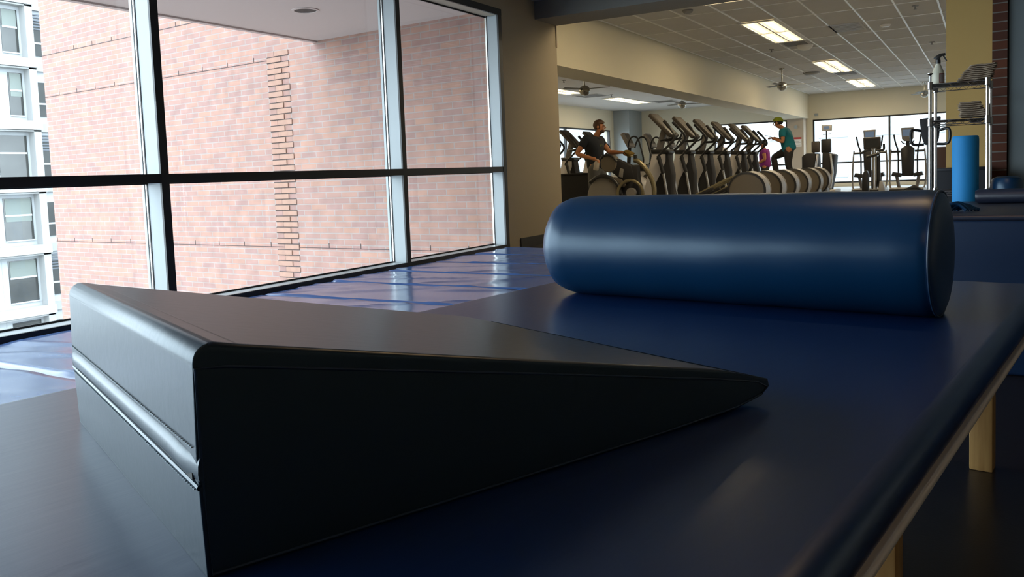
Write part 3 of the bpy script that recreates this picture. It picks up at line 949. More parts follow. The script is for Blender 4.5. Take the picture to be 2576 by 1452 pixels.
# ------------------------------------------------------------------ ceiling fittings
def troffer(x0, x1, y0, y1, z, label, n=2):
    t = thing('ceiling_light', label, 'ceiling light', ((x0 + x1) / 2, (y0 + y1) / 2, z), 0, 'lit ceiling light panels')
    hx, hy = (x1 - x0) / 2, (y1 - y0) / 2
    mb = MB()
    for s in (-1, 1):
        mb.box((s * hx - 0.018, -hy, -0.02), (s * hx + 0.018, hy, 0.0))
        mb.box((-hx, s * hy - 0.018, -0.02), (hx, s * hy + 0.018, 0.0))
    mb.box((-0.016, -hy, -0.019), (0.016, hy, 0.0))
    mb.box((-hx, -0.014, -0.019), (hx, 0.014, 0.0))
    mb.build('frame', M['white_metal'], t, smooth=False)
    for sx in (-1, 1):
        for sy in (-1, 1):
            ln = MB()
            xa, xb = sorted((sx * 0.016, sx * (hx - 0.018)))
            ya, yb = sorted((sy * 0.014, sy * (hy - 0.018)))
            ln.prism([(xa, -0.004), (xb, -0.004), ((xa + xb) / 2 + 0.03, -0.018), ((xa + xb) / 2 - 0.03, -0.018)], ya, yb)
            p = ln.build('diffuser', M['lens'], t, smooth=False)
            xm = (xa + xb) / 2
            MB().box((xm - 0.045, ya + 0.1, -0.022), (xm + 0.045, yb - 0.1, -0.017)).build('lamp_strip', M['lens_hot'], p, smooth=False)
    return t


troffer(-3.755, -3.165, 14.68, 17.43, CEIL - 0.012, 'large lit ceiling panel nearest the header, above the gym')
troffer(-3.755, -3.165, 21.45, 24.35, CEIL - 0.012, 'lit ceiling panel second from the header in the gym')
troffer(-3.755, -3.165, 27.08, 29.95, CEIL - 0.012, 'lit ceiling panel nearest the back wall of the gym')
t = thing('ceiling_downlight', 'small round lit downlight mirrored in the middle window pane', 'downlight', (4.98, 15.46, CEIL))
MB().lathe([(0.13, 0.0), (0.13, -0.012), (0.10, -0.014), (0.095, 0.0)], 28, cap=False).build('trim_ring', M['white_metal'], t)
MB().lathe([(0.0, -0.008), (0.098, -0.006)], 28, cap=False).build('lamp_face', M['lens_hot'], t)
troffer(2.3, 2.9, 21.4, 24.3, CEIL - 0.012, 'unseen fill light panel farther back behind the ochre wall')  # out-of-view panel, there to give the gym more light
troffer(-3.755, -3.165, 9.95, 12.6, CEIL - 0.012, 'added fill light panel hidden just behind the header')  # unseen panel extending the row, added to light the machines' near faces
troffer(2.3, 2.9, 9.95, 12.6, CEIL - 0.012, 'added fill light panel behind the ochre wall near the header')  # unseen panel added alongside to lift the same dark faces
troffer(-10.9, -10.3, 11.0, 13.6, 3.22, 'added alcove fill light panel hidden behind the pier')  # row carried on out of view, added to brighten the alcove
troffer(-10.9, -10.3, 15.5, 18.1, 3.22, 'second added alcove fill light panel hidden behind the pier')  # another unseen panel added for the alcove's brightness
troffer(-10.9, -10.3, 20.0, 22.3, 3.22, 'lit ceiling panel at left end of the alcove ceiling')
troffer(-10.75, -10.15, 24.6, 27.5, 3.22, 'lit ceiling panel in the middle of the alcove ceiling')


def ceiling_fan(x, y, ztop, zball, label, rz):
    f = thing('ceiling_fan', label, 'ceiling fan', (x, y, ztop), rz, 'ceiling fans in the gym')
    zb = zball - ztop
    MB().lathe([(0.0, -0.055), (0.03, -0.055), (0.065, -0.035), (0.07, 0.0), (0.0, 0.0)], 20, cap=False).build('canopy', M['fan_metal'], f)
    MB().tube([(0, 0, -0.04), (0, 0, zb + 0.1)], 0.014, 10).build('rod', M['fan_metal'], f)
    MB().ball((0, 0, zb), (0.125, 0.125, 0.12), 24).build('motor', M['fan_metal'], f)
    for k in range(3):
        m = Matrix.Rotation(2 * PI * k / 3, 4, 'Z') @ Matrix.Translation((0, 0, zb + 0.035)) @ Matrix.Rotation(math.radians(12), 4, 'X')
        MB().prism([(0.09, -0.004), (0.60, -0.004), (0.60, 0.004), (0.09, 0.004)], -0.055, 0.055, m, bevel=0.003).build('blade', M['fan_blade'], f)


ceiling_fan(-4.64, 22.3, CEIL, 2.915, 'ceiling fan hanging beside the second lit panel', 0.35)
ceiling_fan(-1.76, 30.0, CEIL, 2.98, 'ceiling fan half hidden behind the rack by the back wall', 0.2)
ceiling_fan(-7.85, 17.0, 3.22, 2.705, 'ceiling fan nearest the pier in the alcove', 0.05)
ceiling_fan(-7.9, 24.0, 3.22, 2.765, 'ceiling fan farther back in the alcove', 0.55)


def disc(x, y, z, r, h, mat, name, label, cat):
    o = MB().lathe([(0.0, -h), (r * 0.7, -h), (r, -h * 0.4), (r, 0.0), (0.0, 0.0)], 20, cap=False).build(name, mat, loc=(x, y, z))
    return tag(o, label, cat)


def sprinkler(x, y, z, label):
    t = thing('sprinkler', label, 'sprinkler', (x, y, z), 0, 'ceiling sprinklers')
    MB().lathe([(0.0, -0.012), (0.05, -0.012), (0.055, 0.0), (0.0, 0.0)], 16, cap=False).build('rosette', M['vent_grey'], t)
    MB().tube([(0, 0, -0.01), (0, 0, -0.06)], 0.012, 8).build('head', M['vent_grey'], t)
    MB().lathe([(0.0, -0.064), (0.028, -0.064), (0.028, -0.058), (0.0, -0.058)], 12, cap=False).build('deflector', M['vent_grey'], t)


sprinkler(-1.02, 15.12, CEIL, 'ceiling sprinkler at the top right of the gym ceiling')
sprinkler(-4.06, 18.5, CEIL, 'ceiling sprinkler between the first and second lit panels')
sprinkler(-1.03, 20.0, CEIL, 'ceiling sprinkler above the spray bottle near the ochre wall')
sprinkler(-9.3, 18.9, 3.22, 'ceiling sprinkler in the alcove beside the pier')
sprinkler(-10.0, 23.6, 3.22, 'ceiling sprinkler in the alcove between its two lit panels')
disc(-4.12, 12.9, CEIL, 0.085, 0.05, M['vent_grey'], 'smoke_detector', 'dark round smoke detector close to the header', 'smoke detector')
disc(-1.63, 16.82, CEIL, 0.09, 0.04, M['tbar'], 'ceiling_speaker', 'small round ceiling speaker right of the square vent', 'speaker')
disc(-4.2, 24.0, CEIL, 0.22, 0.07, M['vent_grey'], 'ceiling_diffuser', 'dark round air diffuser beside the hanging fan', 'air vent')
do = thing('dome_mirror', 'small white dome on the ceiling just past the nearest lit panel', 'dome', (-3.34, 18.37, CEIL))
MB().ball((0, 0, 0.0), (0.17, 0.17, 0.12), 20).build('dome', M['white_metal'], do)


def vent(x, y, z, w, d, label, mat):
    t = thing('ceiling_vent', label, 'air vent', (x, y, z), 0, 'square ceiling vents')
    mb = MB()
    for s in (-1, 1):
        mb.box((s * w / 2 - 0.02, -d / 2, -0.012), (s * w / 2 + 0.02, d / 2, 0))
        mb.box((-w / 2, s * d / 2 - 0.02, -0.012), (w / 2, s * d / 2 + 0.02, 0))
    mb.build('frame', M['tile'], t, smooth=False)
    mb = MB()
    for k in range(6):
        yy = -d / 2 + d * (k + 0.5) / 6
        mb.box((-w / 2, yy - 0.03, -0.008), (w / 2, yy + 0.03, -0.003), Matrix.Translation((0, 0, 0)))
    mb.build('louvre', mat, t, smooth=False)


vent(-2.25, 16.6, CEIL, 0.52, 0.95, 'pale square vent right of the nearest lit ceiling panel', M['light_grey_plastic'])
vent(-3.46, 24.95, CEIL, 0.58, 0.9, 'dark vent just past the second lit ceiling panel', M['vent_grey'])
vent(-3.46, 18.0, CEIL, 0.5, 0.7, 'grey vent just past the nearest lit ceiling panel', M['vent_grey'])
vent(-10.6, 23.4, 3.22, 0.8, 0.9, 'dark vent beyond the left lit panel in the alcove', M['vent_grey'])
vent(-9.7, 27.6, 3.22, 0.8, 0.9, 'dark vent at the far end of the alcove ceiling', M['vent_grey'])

# warm lights in the therapy room's own ceiling: a strip above the table, a downlight behind the camera
def warm_lamp(loc, sx, sy, watts):
    ld = bpy.data.lights.new('warm_lamp', 'AREA')
    ld.shape = 'RECTANGLE'
    ld.size = sx
    ld.size_y = sy
    ld.energy = watts
    ld.color = (1.0, 0.60, 0.28)
    lo = bpy.data.objects.new('warm_lamp', ld)
    C.objects.link(lo)
    lo.location = loc


t = thing('ceiling_light', 'narrow warm strip light in the near ceiling above the bolster roll', 'ceiling light', (-0.05, 2.75, 3.0))
MB().box((-0.62, -0.09, -0.014), (0.62, -0.06, 0)).box((-0.62, 0.06, -0.014), (0.62, 0.09, 0)).box((-0.65, -0.09, -0.014), (-0.60, 0.09, 0)).box((0.60, -0.09, -0.014), (0.65, 0.09, 0)).build('frame', M['white_metal'], t, smooth=False)
MB().box((-0.60, -0.06, -0.006), (0.60, 0.06, -0.001)).build('diffuser', M['lens'], t, smooth=False)
warm_lamp((-0.05, 2.75, 2.985), 1.16, 0.11, 3.5)
t = thing('ceiling_downlight', 'warm round downlight in the near ceiling behind the camera', 'downlight', (1.3, -1.3, 3.0))
MB().lathe([(0.12, 0.0), (0.12, -0.010), (0.095, -0.012), (0.09, 0.0)], 28, cap=False).build('trim_ring', M['white_metal'], t)
MB().lathe([(0.0, -0.004), (0.092, -0.003)], 28, cap=False).build('lamp_face', M['lens'], t)
warm_lamp((1.3, -1.3, 2.985), 0.15, 0.15, 2.0)

# wall notice on the pilaster
sg = thing('wall_notice', 'white notice with a red header on the taupe pilaster', 'notice', (-5.94, 30.895, 1.66))
MB().box((-0.17, -0.012, -0.17), (0.17, 0, 0.17)).build('board', M['label_white'], sg, smooth=False)
MB().box((-0.17, -0.016, 0.10), (0.17, -0.010, 0.17)).build('header_band', M['sign_red'], sg, smooth=False)
mb = MB()
for k in range(5):
    mb.box((-0.14, -0.0145, 0.06 - 0.045 * k), (0.14 - 0.05 * (k % 2), -0.011, 0.075 - 0.045 * k))
mb.build('text_lines', M['light_grey_plastic'], sg, smooth=False)
o = MB().box((-0.06, -0.05, -0.05), (0.06, 0, 0.05), bevel=0.01).build('wall_alarm', M['wall_gray'], loc=(-5.35, 31.46, 2.62))
tag(o, 'small grey alarm box above the back window corner', 'alarm')
o = MB().lathe([(0.0, 0.0), (0.06, 0.0), (0.065, 0.03), (0.0, 0.035)], 16, Matrix.Rotation(PI / 2, 4, 'X'), cap=False).build('wall_clock', M['wall_gray'], loc=(-5.96, 30.90, 2.2))
tag(o, 'small round grey fitting above the notice on the pilaster', 'fitting')


# ------------------------------------------------------------------ elliptical trainers
def elliptical(label, loc, rz=0.0, group='elliptical trainers in the long row'):
    e = thing('elliptical_trainer', label, 'elliptical', loc, rz, group)
    # console on a sloping neck
    m = Matrix.Translation((-0.72, 0, 1.61)) @ Matrix.Rotation(math.radians(46), 4, 'Y')
    co = MB().box((-0.27, -0.20, -0.035), (0.27, 0.20, 0.035), m, bevel=0.022, seg=3).build('console', M['console_grey'], e)
    MB().box((-0.19, -0.15, 0.0345), (0.06, 0.15, 0.037), m).build('display', M['console_grey'], co, smooth=False)
    MB().prism([(-0.86, 1.20), (-0.75, 1.20), (-0.64, 1.60), (-0.72, 1.66)], -0.045, 0.045, bevel=0.012).build('neck', M['grey_plastic'], e)
    MB().prism([(-0.92, 1.215), (-0.60, 1.20), (-0.585, 1.14), (-0.62, 1.12), (-0.90, 1.14)], -0.15, 0.15, bevel=0.02).build('collar', M['black_plastic'], e)
    MB().prism([(-0.89, 1.19), (-0.62, 1.17), (-0.60, 1.02), (-0.56, 0.78), (-0.58, 0.45), (-0.52, 0.12), (-1.16, 0.12), (-1.06, 0.47)], -0.12, 0.12, bevel=0.02).build('shroud', M['black_matte'], e)
    for s in (-1, 1):
        a, b = sorted((s * 0.118, s * 0.135))
        MB().prism([(-0.885, 1.15), (-0.655, 1.14), (-0.66, 1.00), (-0.73, 0.85), (-0.83, 0.66), (-0.88, 0.45), (-0.87, 0.14), (-1.15, 0.14), (-1.06, 0.47)], a, b, bevel=0.004).build('side_panel', M['panel_grey'], e)
        y = s * 0.27
        hb = MB().tube([(-0.625, y * 0.8, 1.66), (-0.52, y * 0.9, 1.545), (-0.432, y, 1.43), (-0.44, y, 1.36), (-0.56, y, 1.25), (-0.72, y * 0.95, 1.12), (-0.76, y * 0.9, 1.04)], 0.021, 10, smooth=2)
        h = hb.build('moving_handle', M['black_plastic'], e)
        MB().tube([(-0.635, y * 0.79, 1.675), (-0.535, y * 0.89, 1.56)], 0.027, 10).build('grip', M['black_matte'], h)
        MB().tube([(-0.74, y * 0.9, 1.10), (-0.66, y * 0.9, 0.80)], 0.034, 10).build('pivot_arm', M['black_plastic'], e)
        MB().tube([(-0.665, y * 0.9, 0.86), (-0.60, y * 0.9, 0.42), (-0.57, y * 0.9, 0.22)], 0.022, 10).build('link_arm', M['steel'], e)
        # foot rail from the drum down to the link
        ya = s * 0.15
        MB().tube([(0.66, ya, 0.76), (0.40, ya, 0.68), (-0.10, ya, 0.44), (-0.52, ya, 0.24)], 0.026, 10, smooth=1).build('foot_rail', M['olive_metal'], e)
        mp = Matrix.Translation((-0.02, ya + s * 0.05, 0.44)) @ Matrix.Rotation(math.radians(-24), 4, 'Y')
        MB().box((-0.20, -0.07, -0.02), (0.20, 0.07, 0.03), mp, bevel=0.012).build('pedal', M['black_matte'], e)
    MB().tube([(-0.46, -0.17, 1.47), (-0.50, -0.17, 1.37), (-0.74, -0.12, 1.36), (-0.76, 0, 1.36), (-0.74, 0.12, 1.36), (-0.50, 0.17, 1.37), (-0.46, 0.17, 1.47)], 0.017, 10, smooth=2).build('fixed_handlebar', M['black_plastic'], e)
    # rear drum
    Md = Matrix.Translation((0.70, 0, 0.48)) @ Matrix.Rotation(PI / 2, 4, 'X')
    dr = MB().lathe([(0.0, -0.198), (0.28, -0.198), (0.28, 0.198), (0.0, 0.198)], 48, Md, cap=False).build('drum', M['tan_disc'], e)
    for s in (-1, 1):
        z0 = -s * 0.187
        MB().lathe([(0.274, z0 - 0.020), (0.300, z0 - 0.016), (0.307, z0), (0.300, z0 + 0.016), (0.274, z0 + 0.020)], 48, Md, cap=False).build('rim', M['light_grey_plastic'] if s > 0 else M['black_plastic'], dr)
    MB().lathe([(0.295, -0.165), (0.302, -0.10), (0.302, 0.10), (0.295, 0.165)], 48, Md, cap=False).build('drum_band', M['light_grey_plastic'], dr)
    MB().box((-1.10, -0.06, 0.03), (0.95, 0.06, 0.12), bevel=0.01).build('base_beam', M['grey_plastic'], e)
    for xx in (-1.08, 0.72):
        MB().box((xx - 0.05, -0.3, 0.0), (xx + 0.05, 0.3, 0.06), bevel=0.01).build('base_foot', M['black_plastic'], e)
    MB().prism([(0.42, 0.06), (0.98, 0.06), (0.95, 0.35), (0.45, 0.35)], -0.18, 0.18, bevel=0.02).build('drum_base', M['grey_plastic'], e)
    return e


E1 = elliptical('elliptical trainer nearest the camera in the long row', (-4.02, 13.40, 0))
names = ['second elliptical trainer from the front of the long row', 'third elliptical trainer from the front of the long row', 'fourth elliptical trainer from the front of the long row', 'fifth elliptical trainer, just in front of the one in use', 'elliptical trainer used by the person in teal']
for yy, nm in zip((14.6, 15.8, 17.0, 18.35, 19.4), names):
    c = copy_tree(E1)
    c.location = (-4.02, yy, 0)
    c['label'] = nm
for yy, nm in zip((15.2, 16.4, 17.6), ('elliptical trainer half hidden by the pier at left', 'elliptical trainer left of the man, in front of bright window', 'elliptical trainer directly behind the man in navy')):
    c = copy_tree(E1)
    c.location = (-7.22, yy, 0)
    c['label'] = nm
    c['group'] = 'elliptical trainers in the alcove'


# ------------------------------------------------------------------ exercise bikes by the alcove back
def upright_bike(label, loc, rz):
    b = thing('exercise_bike', label, 'exercise bike', loc, rz, 'bikes with hooked handlebars')
    m = Matrix.Translation((-0.10, 0, 1.47)) @ Matrix.Rotation(math.radians(62), 4, 'Y')
    co = MB().box((-0.18, -0.16, -0.045), (0.18, 0.16, 0.045), m, bevel=0.02, seg=3).build('console', M['grey_plastic'], b)
    MB().box((-0.13, -0.12, 0.0445), (0.10, 0.12, 0.047), m).build('display', M['console_grey'], co, smooth=False)
    MB().tube([(-0.06, 0, 1.35), (-0.10, 0, 0.86)], 0.045, 12).build('mast', M['black_plastic'], b)
    for s in (-1, 1):
        MB().tube([(-0.02, s * 0.2, 1.30), (0.02, s * 0.24, 1.46), (0.12, s * 0.25, 1.55), (0.24, s * 0.25, 1.50), (0.30, s * 0.25, 1.28), (0.36, s * 0.24, 1.02), (0.30, s * 0.2, 0.90)], 0.019, 10, smooth=2).build('hooked_handle', M['black_plastic'], b)
    MB().prism([(-0.30, 0.86), (0.10, 0.90), (0.36, 0.84), (0.34, 0.30), (0.10, 0.08), (-0.45, 0.08)], -0.13, 0.13, bevel=0.03).build('housing', M['light_grey_plastic'], b)
    MB().prism([(0.05, 0.92), (0.40, 0.92), (0.40, 0.78), (0.05, 0.78)], -0.16, 0.16, bevel=0.02).build('step_cover', M['black_plastic'], b)
    MB().box((-0.6, -0.25, 0), (0.75, 0.25, 0.08), bevel=0.02).build('base', M['black_plastic'], b)
    return b


B1 = upright_bike('bike with a grey console behind the man\'s outstretched hands', (-7.42, 18.7, 0), 0)
B1.scale = (1.09, 1.09, 1.09)
c = copy_tree(B1)
c.location = (-7.30, 19.9, 0)
c['label'] = 'bike with a grey console left of the nearest elliptical\'s neck'
c = copy_tree(B1)
c.location = (-7.23, 21.2, 0)
c['label'] = 'bike behind the nearest elliptical with hooked handle at its neck'

# ------------------------------------------------------------------ machine being wiped: pulley disc, arm, hoop, spoked wheel
tr = thing('exercise_machine', 'black exercise machine with tan disc and spoked wheel being wiped by the man', 'exercise machine', (-5.13, 12.5, 0))
Mx = Matrix.Rotation(PI / 2, 4, 'X')
MB().prism([(-0.30, 1.12), (-0.10, 1.08), (0.18, 0.95), (0.22, 0.72), (0.05, 0.62), (-0.10, 0.80), (-0.32, 0.95)], -0.07, 0.07, bevel=0.02).build('arm_cover', M['black_matte'], tr)
MB().lathe([(0.0, 0.085), (0.13, 0.085), (0.145, 0.07), (0.145, -0.07), (0.0, -0.07)], 32, Matrix.Translation((-0.22, 0, 1.00)) @ Mx, cap=False).build('disc', M['tan_disc'], tr)
MB().tube([(-0.36, -0.08, 1.08), (-0.30, -0.09, 1.14), (-0.16, -0.09, 1.14), (-0.07, -0.09, 1.03)], 0.02, 10, smooth=2).build('disc_guard', M['black_plastic'], tr)
MB().prism([(-0.02, 0.92), (0.04, 0.90), (0.02, 0.76), (-0.05, 0.78)], -0.085, -0.06, bevel=0.01).build('arm_badge', M['grey_plastic'], tr)
MB().prism([(0.02, 0.95), (0.26, 0.94), (0.30, 0.40), (0.02, 0.20), (-0.30, 0.20), (-0.10, 0.60)], -0.06, 0.10, bevel=0.02).build('frame_plate', M['black_matte'], tr)
MB().tube([(0.20, 0, 1.04), (0.28, 0, 1.02), (0.42, 0, 0.86), (0.52, 0, 0.66), (0.53, 0, 0.46), (0.46, 0, 0.20)], 0.04, 12, smooth=2).build('curved_frame', M['olive_metal'], tr)
MB().tube([(0.22, 0, 1.02), (0.22, 0, 1.12)], 0.032, 12).build('knob', M['black_plastic'], tr)
MB().tube([(0.22, -0.0, 1.10), (0.15, -0.03, 1.105)], 0.010, 8).build('pin', M['olive_metal'], tr)
wheel = thing
rg = [(0.17 + 0.215 * math.cos(2 * PI * j / 40), -0.14, 0.50 + 0.215 * math.sin(2 * PI * j / 40)) for j in range(40)]
wh = MB().tube(rg, 0.026, 10, closed=True).build('wheel_rim', M['olive_metal'], tr)
for a in (80, 200, 320):
    ca, sa = math.cos(math.radians(a)), math.sin(math.radians(a))
    MB().tube([(0.17, -0.14, 0.50), (0.17 + 0.2 * ca, -0.14, 0.50 + 0.2 * sa)], 0.03, 8).build('spoke', M['black_matte'], wh)
MB().lathe([(0.0, 0.04), (0.075, 0.04), (0.075, -0.04), (0.0, -0.04)], 24, Matrix.Translation((0.19, -0.14, 0.52)) @ Mx, cap=False).build('hub', M['grey_plastic'], wh)
MB().lathe([(0.0, 0.11), (0.29, 0.11), (0.315, 0.09), (0.315, -0.09), (0.0, -0.09)], 40, Matrix.Translation((-0.30, 0.02, 0.46)) @ Mx, cap=False).build('drum', M['grey_plastic'], tr)
MB().tube([(-0.55, -0.10, 0.70), (-0.40, -0.11, 0.80), (-0.22, -0.11, 0.80), (-0.06, -0.11, 0.68), (0.0, -0.11, 0.50)], 0.030, 10, smooth=2).build('drum_guard', M['black_plastic'], tr)
MB().prism([(-0.20, 0.78), (0.0, 0.74), (0.08, 0.64), (0.04, 0.60), (-0.22, 0.70)], -0.10, 0.10, bevel=0.015).build('step', M['tan_disc'], tr)
MB().box((-0.75, -0.22, 0.0), (0.6, 0.22, 0.10), bevel=0.02).build('base', M['black_plastic'], tr)

# ------------------------------------------------------------------ low black box beside the man
lbx = thing('storage_box', 'long low black box between the pier and the man', 'storage box', (-6.75, 13.9, 0))
MB().box((-0.75, -0.3, 0.0), (0.58, 0.3, 0.83), bevel=0.02).build('body', M['black_matte'], lbx)
MB().box((-0.76, -0.31, 0.83), (0.59, 0.31, 0.862), bevel=0.008).build('lid', M['black_matte'], lbx)
MB().box((-0.32, -0.306, 0.1), (-0.305, -0.299, 0.70)).build('seam_strip', M['grey_plastic'], lbx, smooth=False)

# ------------------------------------------------------------------ machines in front of the back window
def front_elliptical(label, loc, rz, sc=1.0):
    e = thing('elliptical_trainer', label, 'elliptical', loc, rz, 'elliptical trainers by the back window')
    e.scale = (sc, sc, sc)
    m = Matrix.Translation((0, -0.05, 1.56)) @ Matrix.Rotation(math.radians(12), 4, 'X')
    co = MB().prism([(-0.16, 0.20), (0.16, 0.20), (0.145, -0.10), (0.09, -0.17), (-0.09, -0.17), (-0.145, -0.10)], -0.04, 0.04, m, bevel=0.01).build('console', M['grey_plastic'], e)
    MB().box((-0.125, -0.046, -0.03), (0.125, -0.039, 0.16), m).build('screen', M['screen_lit'], co, smooth=False)
    MB().tube([(0, 0.02, 1.42), (0, 0.03, 1.22)], 0.05, 10).build('neck', M['black_plastic'], e)
    MB().tube([(-0.16, -0.03, 1.40), (-0.12, 0, 1.33), (0, 0.0, 1.30), (0.12, 0, 1.33), (0.16, -0.03, 1.40)], 0.016, 8, smooth=1).build('reading_rest', M['black_plastic'], e)
    MB().prism([(-0.17, 1.18), (-0.07, 1.26), (0.07, 1.26), (0.17, 1.18), (0.14, 0.42), (-0.14, 0.42)], -0.12, 0.14, bevel=0.025).build('tower', M['black_plastic'], e)
    for s in (-1, 1):
        MB().tube([(s * 0.34, -0.1, 1.58), (s * 0.31, -0.06, 1.36), (s * 0.24, 0, 1.14), (s * 0.24, 0.02, 0.45)], 0.022, 10, smooth=1).build('moving_handle', M['black_plastic'], e)
        MB().tube([(s * 0.18, 0, 1.11), (s * 0.42, -0.02, 1.11)], 0.030, 8).build('cross_arm', M['black_plastic'], e)
        MB().tube([(s * 0.42, -0.02, 1.17), (s * 0.445, -0.05, 0.85), (s * 0.455, -0.1, 0.45), (s * 0.44, -0.2, 0.15), (s * 0.38, -0.3, 0.05)], 0.022, 10, smooth=1).build('guard_rail', M['grey_plastic'], e)
        MB().prism([(s * 0.14, 0.50), (s * 0.36, 0.55), (s * 0.40, 0.44), (s * 0.16, 0.40)], -0.30, 0.05, bevel=0.01).build('pedal', M['black_plastic'], e)
        MB().tube([(s * 0.28, -0.05, 0.44), (s * 0.22, 0.0, 0.10)], 0.045, 8).build('crank_post', M['grey_plastic'], e)
    MB().prism([(-0.45, 0.0), (0.45, 0.0), (0.42, 0.11), (-0.42, 0.11)], -0.55, 0.4, bevel=0.015).build('base', M['light_grey_plastic'], e)
    MB().box((-0.42, -0.60, 0.0), (0.42, -0.5, 0.08), bevel=0.01).build('front_foot', M['black_plastic'], e)
    return e


F1 = front_elliptical('elliptical trainer facing the back window, left of the mullion', (-2.88, 25.4, 0), 0.0)
F2 = copy_tree(F1)
F2.location = (-1.90, 25.3, 0)
F2['label'] = 'elliptical trainer facing the back window, right of the mullion'

ub = thing('exercise_bike', 'upright bike with wide black console in front of the back window', 'exercise bike', (-2.58, 23.4, 0))
m = Matrix.Translation((-0.02, 0, 1.34)) @ Matrix.Rotation(math.radians(15), 4, 'X')
co = MB().box((-0.21, -0.04, -0.16), (0.21, 0.04, 0.16), m, bevel=0.02).build('console', M['console_grey'], ub)
MB().box((-0.16, -0.046, -0.09), (0.16, -0.038, 0.12), m).build('screen', M['screen'], co, smooth=False)
MB().tube([(-0.30, -0.16, 1.08), (-0.16, -0.05, 1.15), (0, 0, 1.17), (0.16, -0.05, 1.15), (0.28, -0.12, 1.14), (0.27, -0.10, 1.30)], 0.028, 10, smooth=2).build('handlebar', M['black_plastic'], ub)
MB().tube([(-0.14, -0.1, 0.98), (0.16, -0.1, 1.06)], 0.045, 10).build('shelf_grip', M['black_plastic'], ub)
MB().tube([(0.02, 0.0, 1.20), (0.02, 0.05, 0.15)], 0.075, 14).build('mast', M['steel'], ub)
MB().tube([(0.12, 0.05, 1.0), (0.14, 0.05, 0.2)], 0.045, 12).build('rear_mast', M['black_plastic'], ub)
MB().prism([(-0.26, 0.05), (-0.10, 0.05), (-0.10, 0.55), (-0.14, 0.64), (-0.20, 0.62), (-0.25, 0.5)], -0.2, 0.1, bevel=0.03).build('fan_cover', M['black_plastic'], ub)
MB().prism([(0.14, 0.05), (0.32, 0.05), (0.25, 0.32), (0.17, 0.36)], -0.2, 0.1, bevel=0.02).build('crank_cover', M['light_grey_plastic'], ub)
MB().box((-0.42, -0.35, 0.0), (0.45, 0.3, 0.06), bevel=0.015).build('base', M['black_plastic'], ub)

sm = thing('stair_climber', 'tall dark stair climber with small screen on a stalk beside the back window', 'stair climber', (-4.1, 24.8, 0))
MB().box((0.02, -0.03, 1.78), (0.30, 0.03, 1.945), bevel=0.01).build('screen', M['light_grey_plastic'], sm)
MB().box((0.09, -0.034, 1.82), (0.23, -0.029, 1.91)).build('display', M['screen_lit'], sm, smooth=False)
MB().tube([(0.15, 0, 1.79), (0.15, 0, 1.50)], 0.018, 8).build('stalk', M['black_plastic'], sm)
MB().tube([(0.05, 0, 1.68), (0.28, 0, 1.69)], 0.008, 6).build('cross_bar', M['black_plastic'], sm)
MB().box((-0.26, -0.05, 1.18), (-0.03, 0.05, 1.50), bevel=0.03).build('console', M['console_grey'], sm)
MB().box((0.0, -0.02, 1.16), (0.27, 0.10, 1.55), bevel=0.03).build('side_console', M['black_plastic'], sm)
MB().prism([(-0.46, 0.1), (-0.05, 0.1), (-0.08, 1.15), (-0.34, 1.16), (-0.46, 1.08)], -0.4, 0.4, bevel=0.03).build('left_tower', M['black_matte'], sm)
MB().prism([(0.05, 0.1), (0.26, 0.1), (0.36, 0.60), (0.40, 1.10), (0.08, 1.18)], -0.3, 0.4, bevel=0.03).build('right_tower', M['black_matte'], sm)
MB().tube([(-0.02, -0.42, 1.12), (-0.09, -0.45, 0.60), (-0.14, -0.45, 0.15)], 0.04, 10).build('guide_rail', M['steel'], sm)
MB().tube([(0.30, -0.32, 1.12), (0.36, -0.35, 0.60), (0.30, -0.38, 0.15)], 0.035, 10).build('guide_rail', M['steel'], sm)
MB().box((-0.4, -0.5, 0.0), (0.45, 0.5, 0.12), bevel=0.02).build('base', M['light_grey_plastic'], sm)

# treadmill-like screen with looped handles, close to the rack
hm = thing('rowing_console_machine', 'black machine with two looped handles behind the chrome rack posts', 'exercise machine', (-0.43, 8.12, 0.43))
hm.scale = (0.51, 0.51, 0.51)
MB().prism([(-0.17, 1.57), (0.16, 1.60), (0.13, 1.22), (0.09, 1.12), (-0.09, 1.12), (-0.13, 1.24)], -0.05, 0.05, bevel=0.02).build('console', M['black_matte'], hm)
for s in (-1, 1):
    MB().tube([(s * 0.12, -0.02, 1.36), (s * 0.24, -0.06, 1.39), (s * 0.30, -0.08, 1.38), (s * 0.30, -0.08, 1.18), (s * 0.25, -0.06, 1.12), (s * 0.10, -0.02, 1.13)], 0.024, 10, smooth=2).build('loop_handle', M['black_plastic'], hm)
MB().tube([(0.0, 0, 1.2), (0.0, 0.02, -0.78)], 0.06, 12).build('mast', M['black_plastic'], hm)
MB().box((-0.33, -0.35, -0.843), (0.33, 0.35, -0.76), bevel=0.02).build('base', M['black_plastic'], hm)

o = MB().tube([(0.03, 0, 0.20), (0.03, 0, 0.02), (-0.02, 0, -0.045), (-0.10, 0, -0.05), (-0.105, 0, -0.04), (-0.105, 0, 0.03)], 0.011, 10, smooth=1).tube([(0.03, 0, 0.20), (0.03, 0.6, 0.20)], 0.006, 8).build('hanging_handle', M['black_plastic'], loc=(-0.02, 8.42, 1.24))
tag(o, 'black hooked handle hanging from the wall behind the rack\'s right post', 'handle')
wm = thing('weight_machine', 'dark brown upright machine panel beside the rack, left of the ochre wall', 'weight machine', (-0.56, 12.6, 0))
MB().box((-0.075, -0.06, 0.3), (0.085, 0.06, 1.035), bevel=0.01).build('back_panel', M['hair'], wm)
MB().tube([(-0.06, -0.09, 0.86), (-0.06, -0.09, 0.3)], 0.014, 8).build('weight_guide', M['steel'], wm)
MB().box((-0.2, -0.3, 0.0), (0.2, 0.3, 0.30), bevel=0.02).build('base', M['black_plastic'], wm)

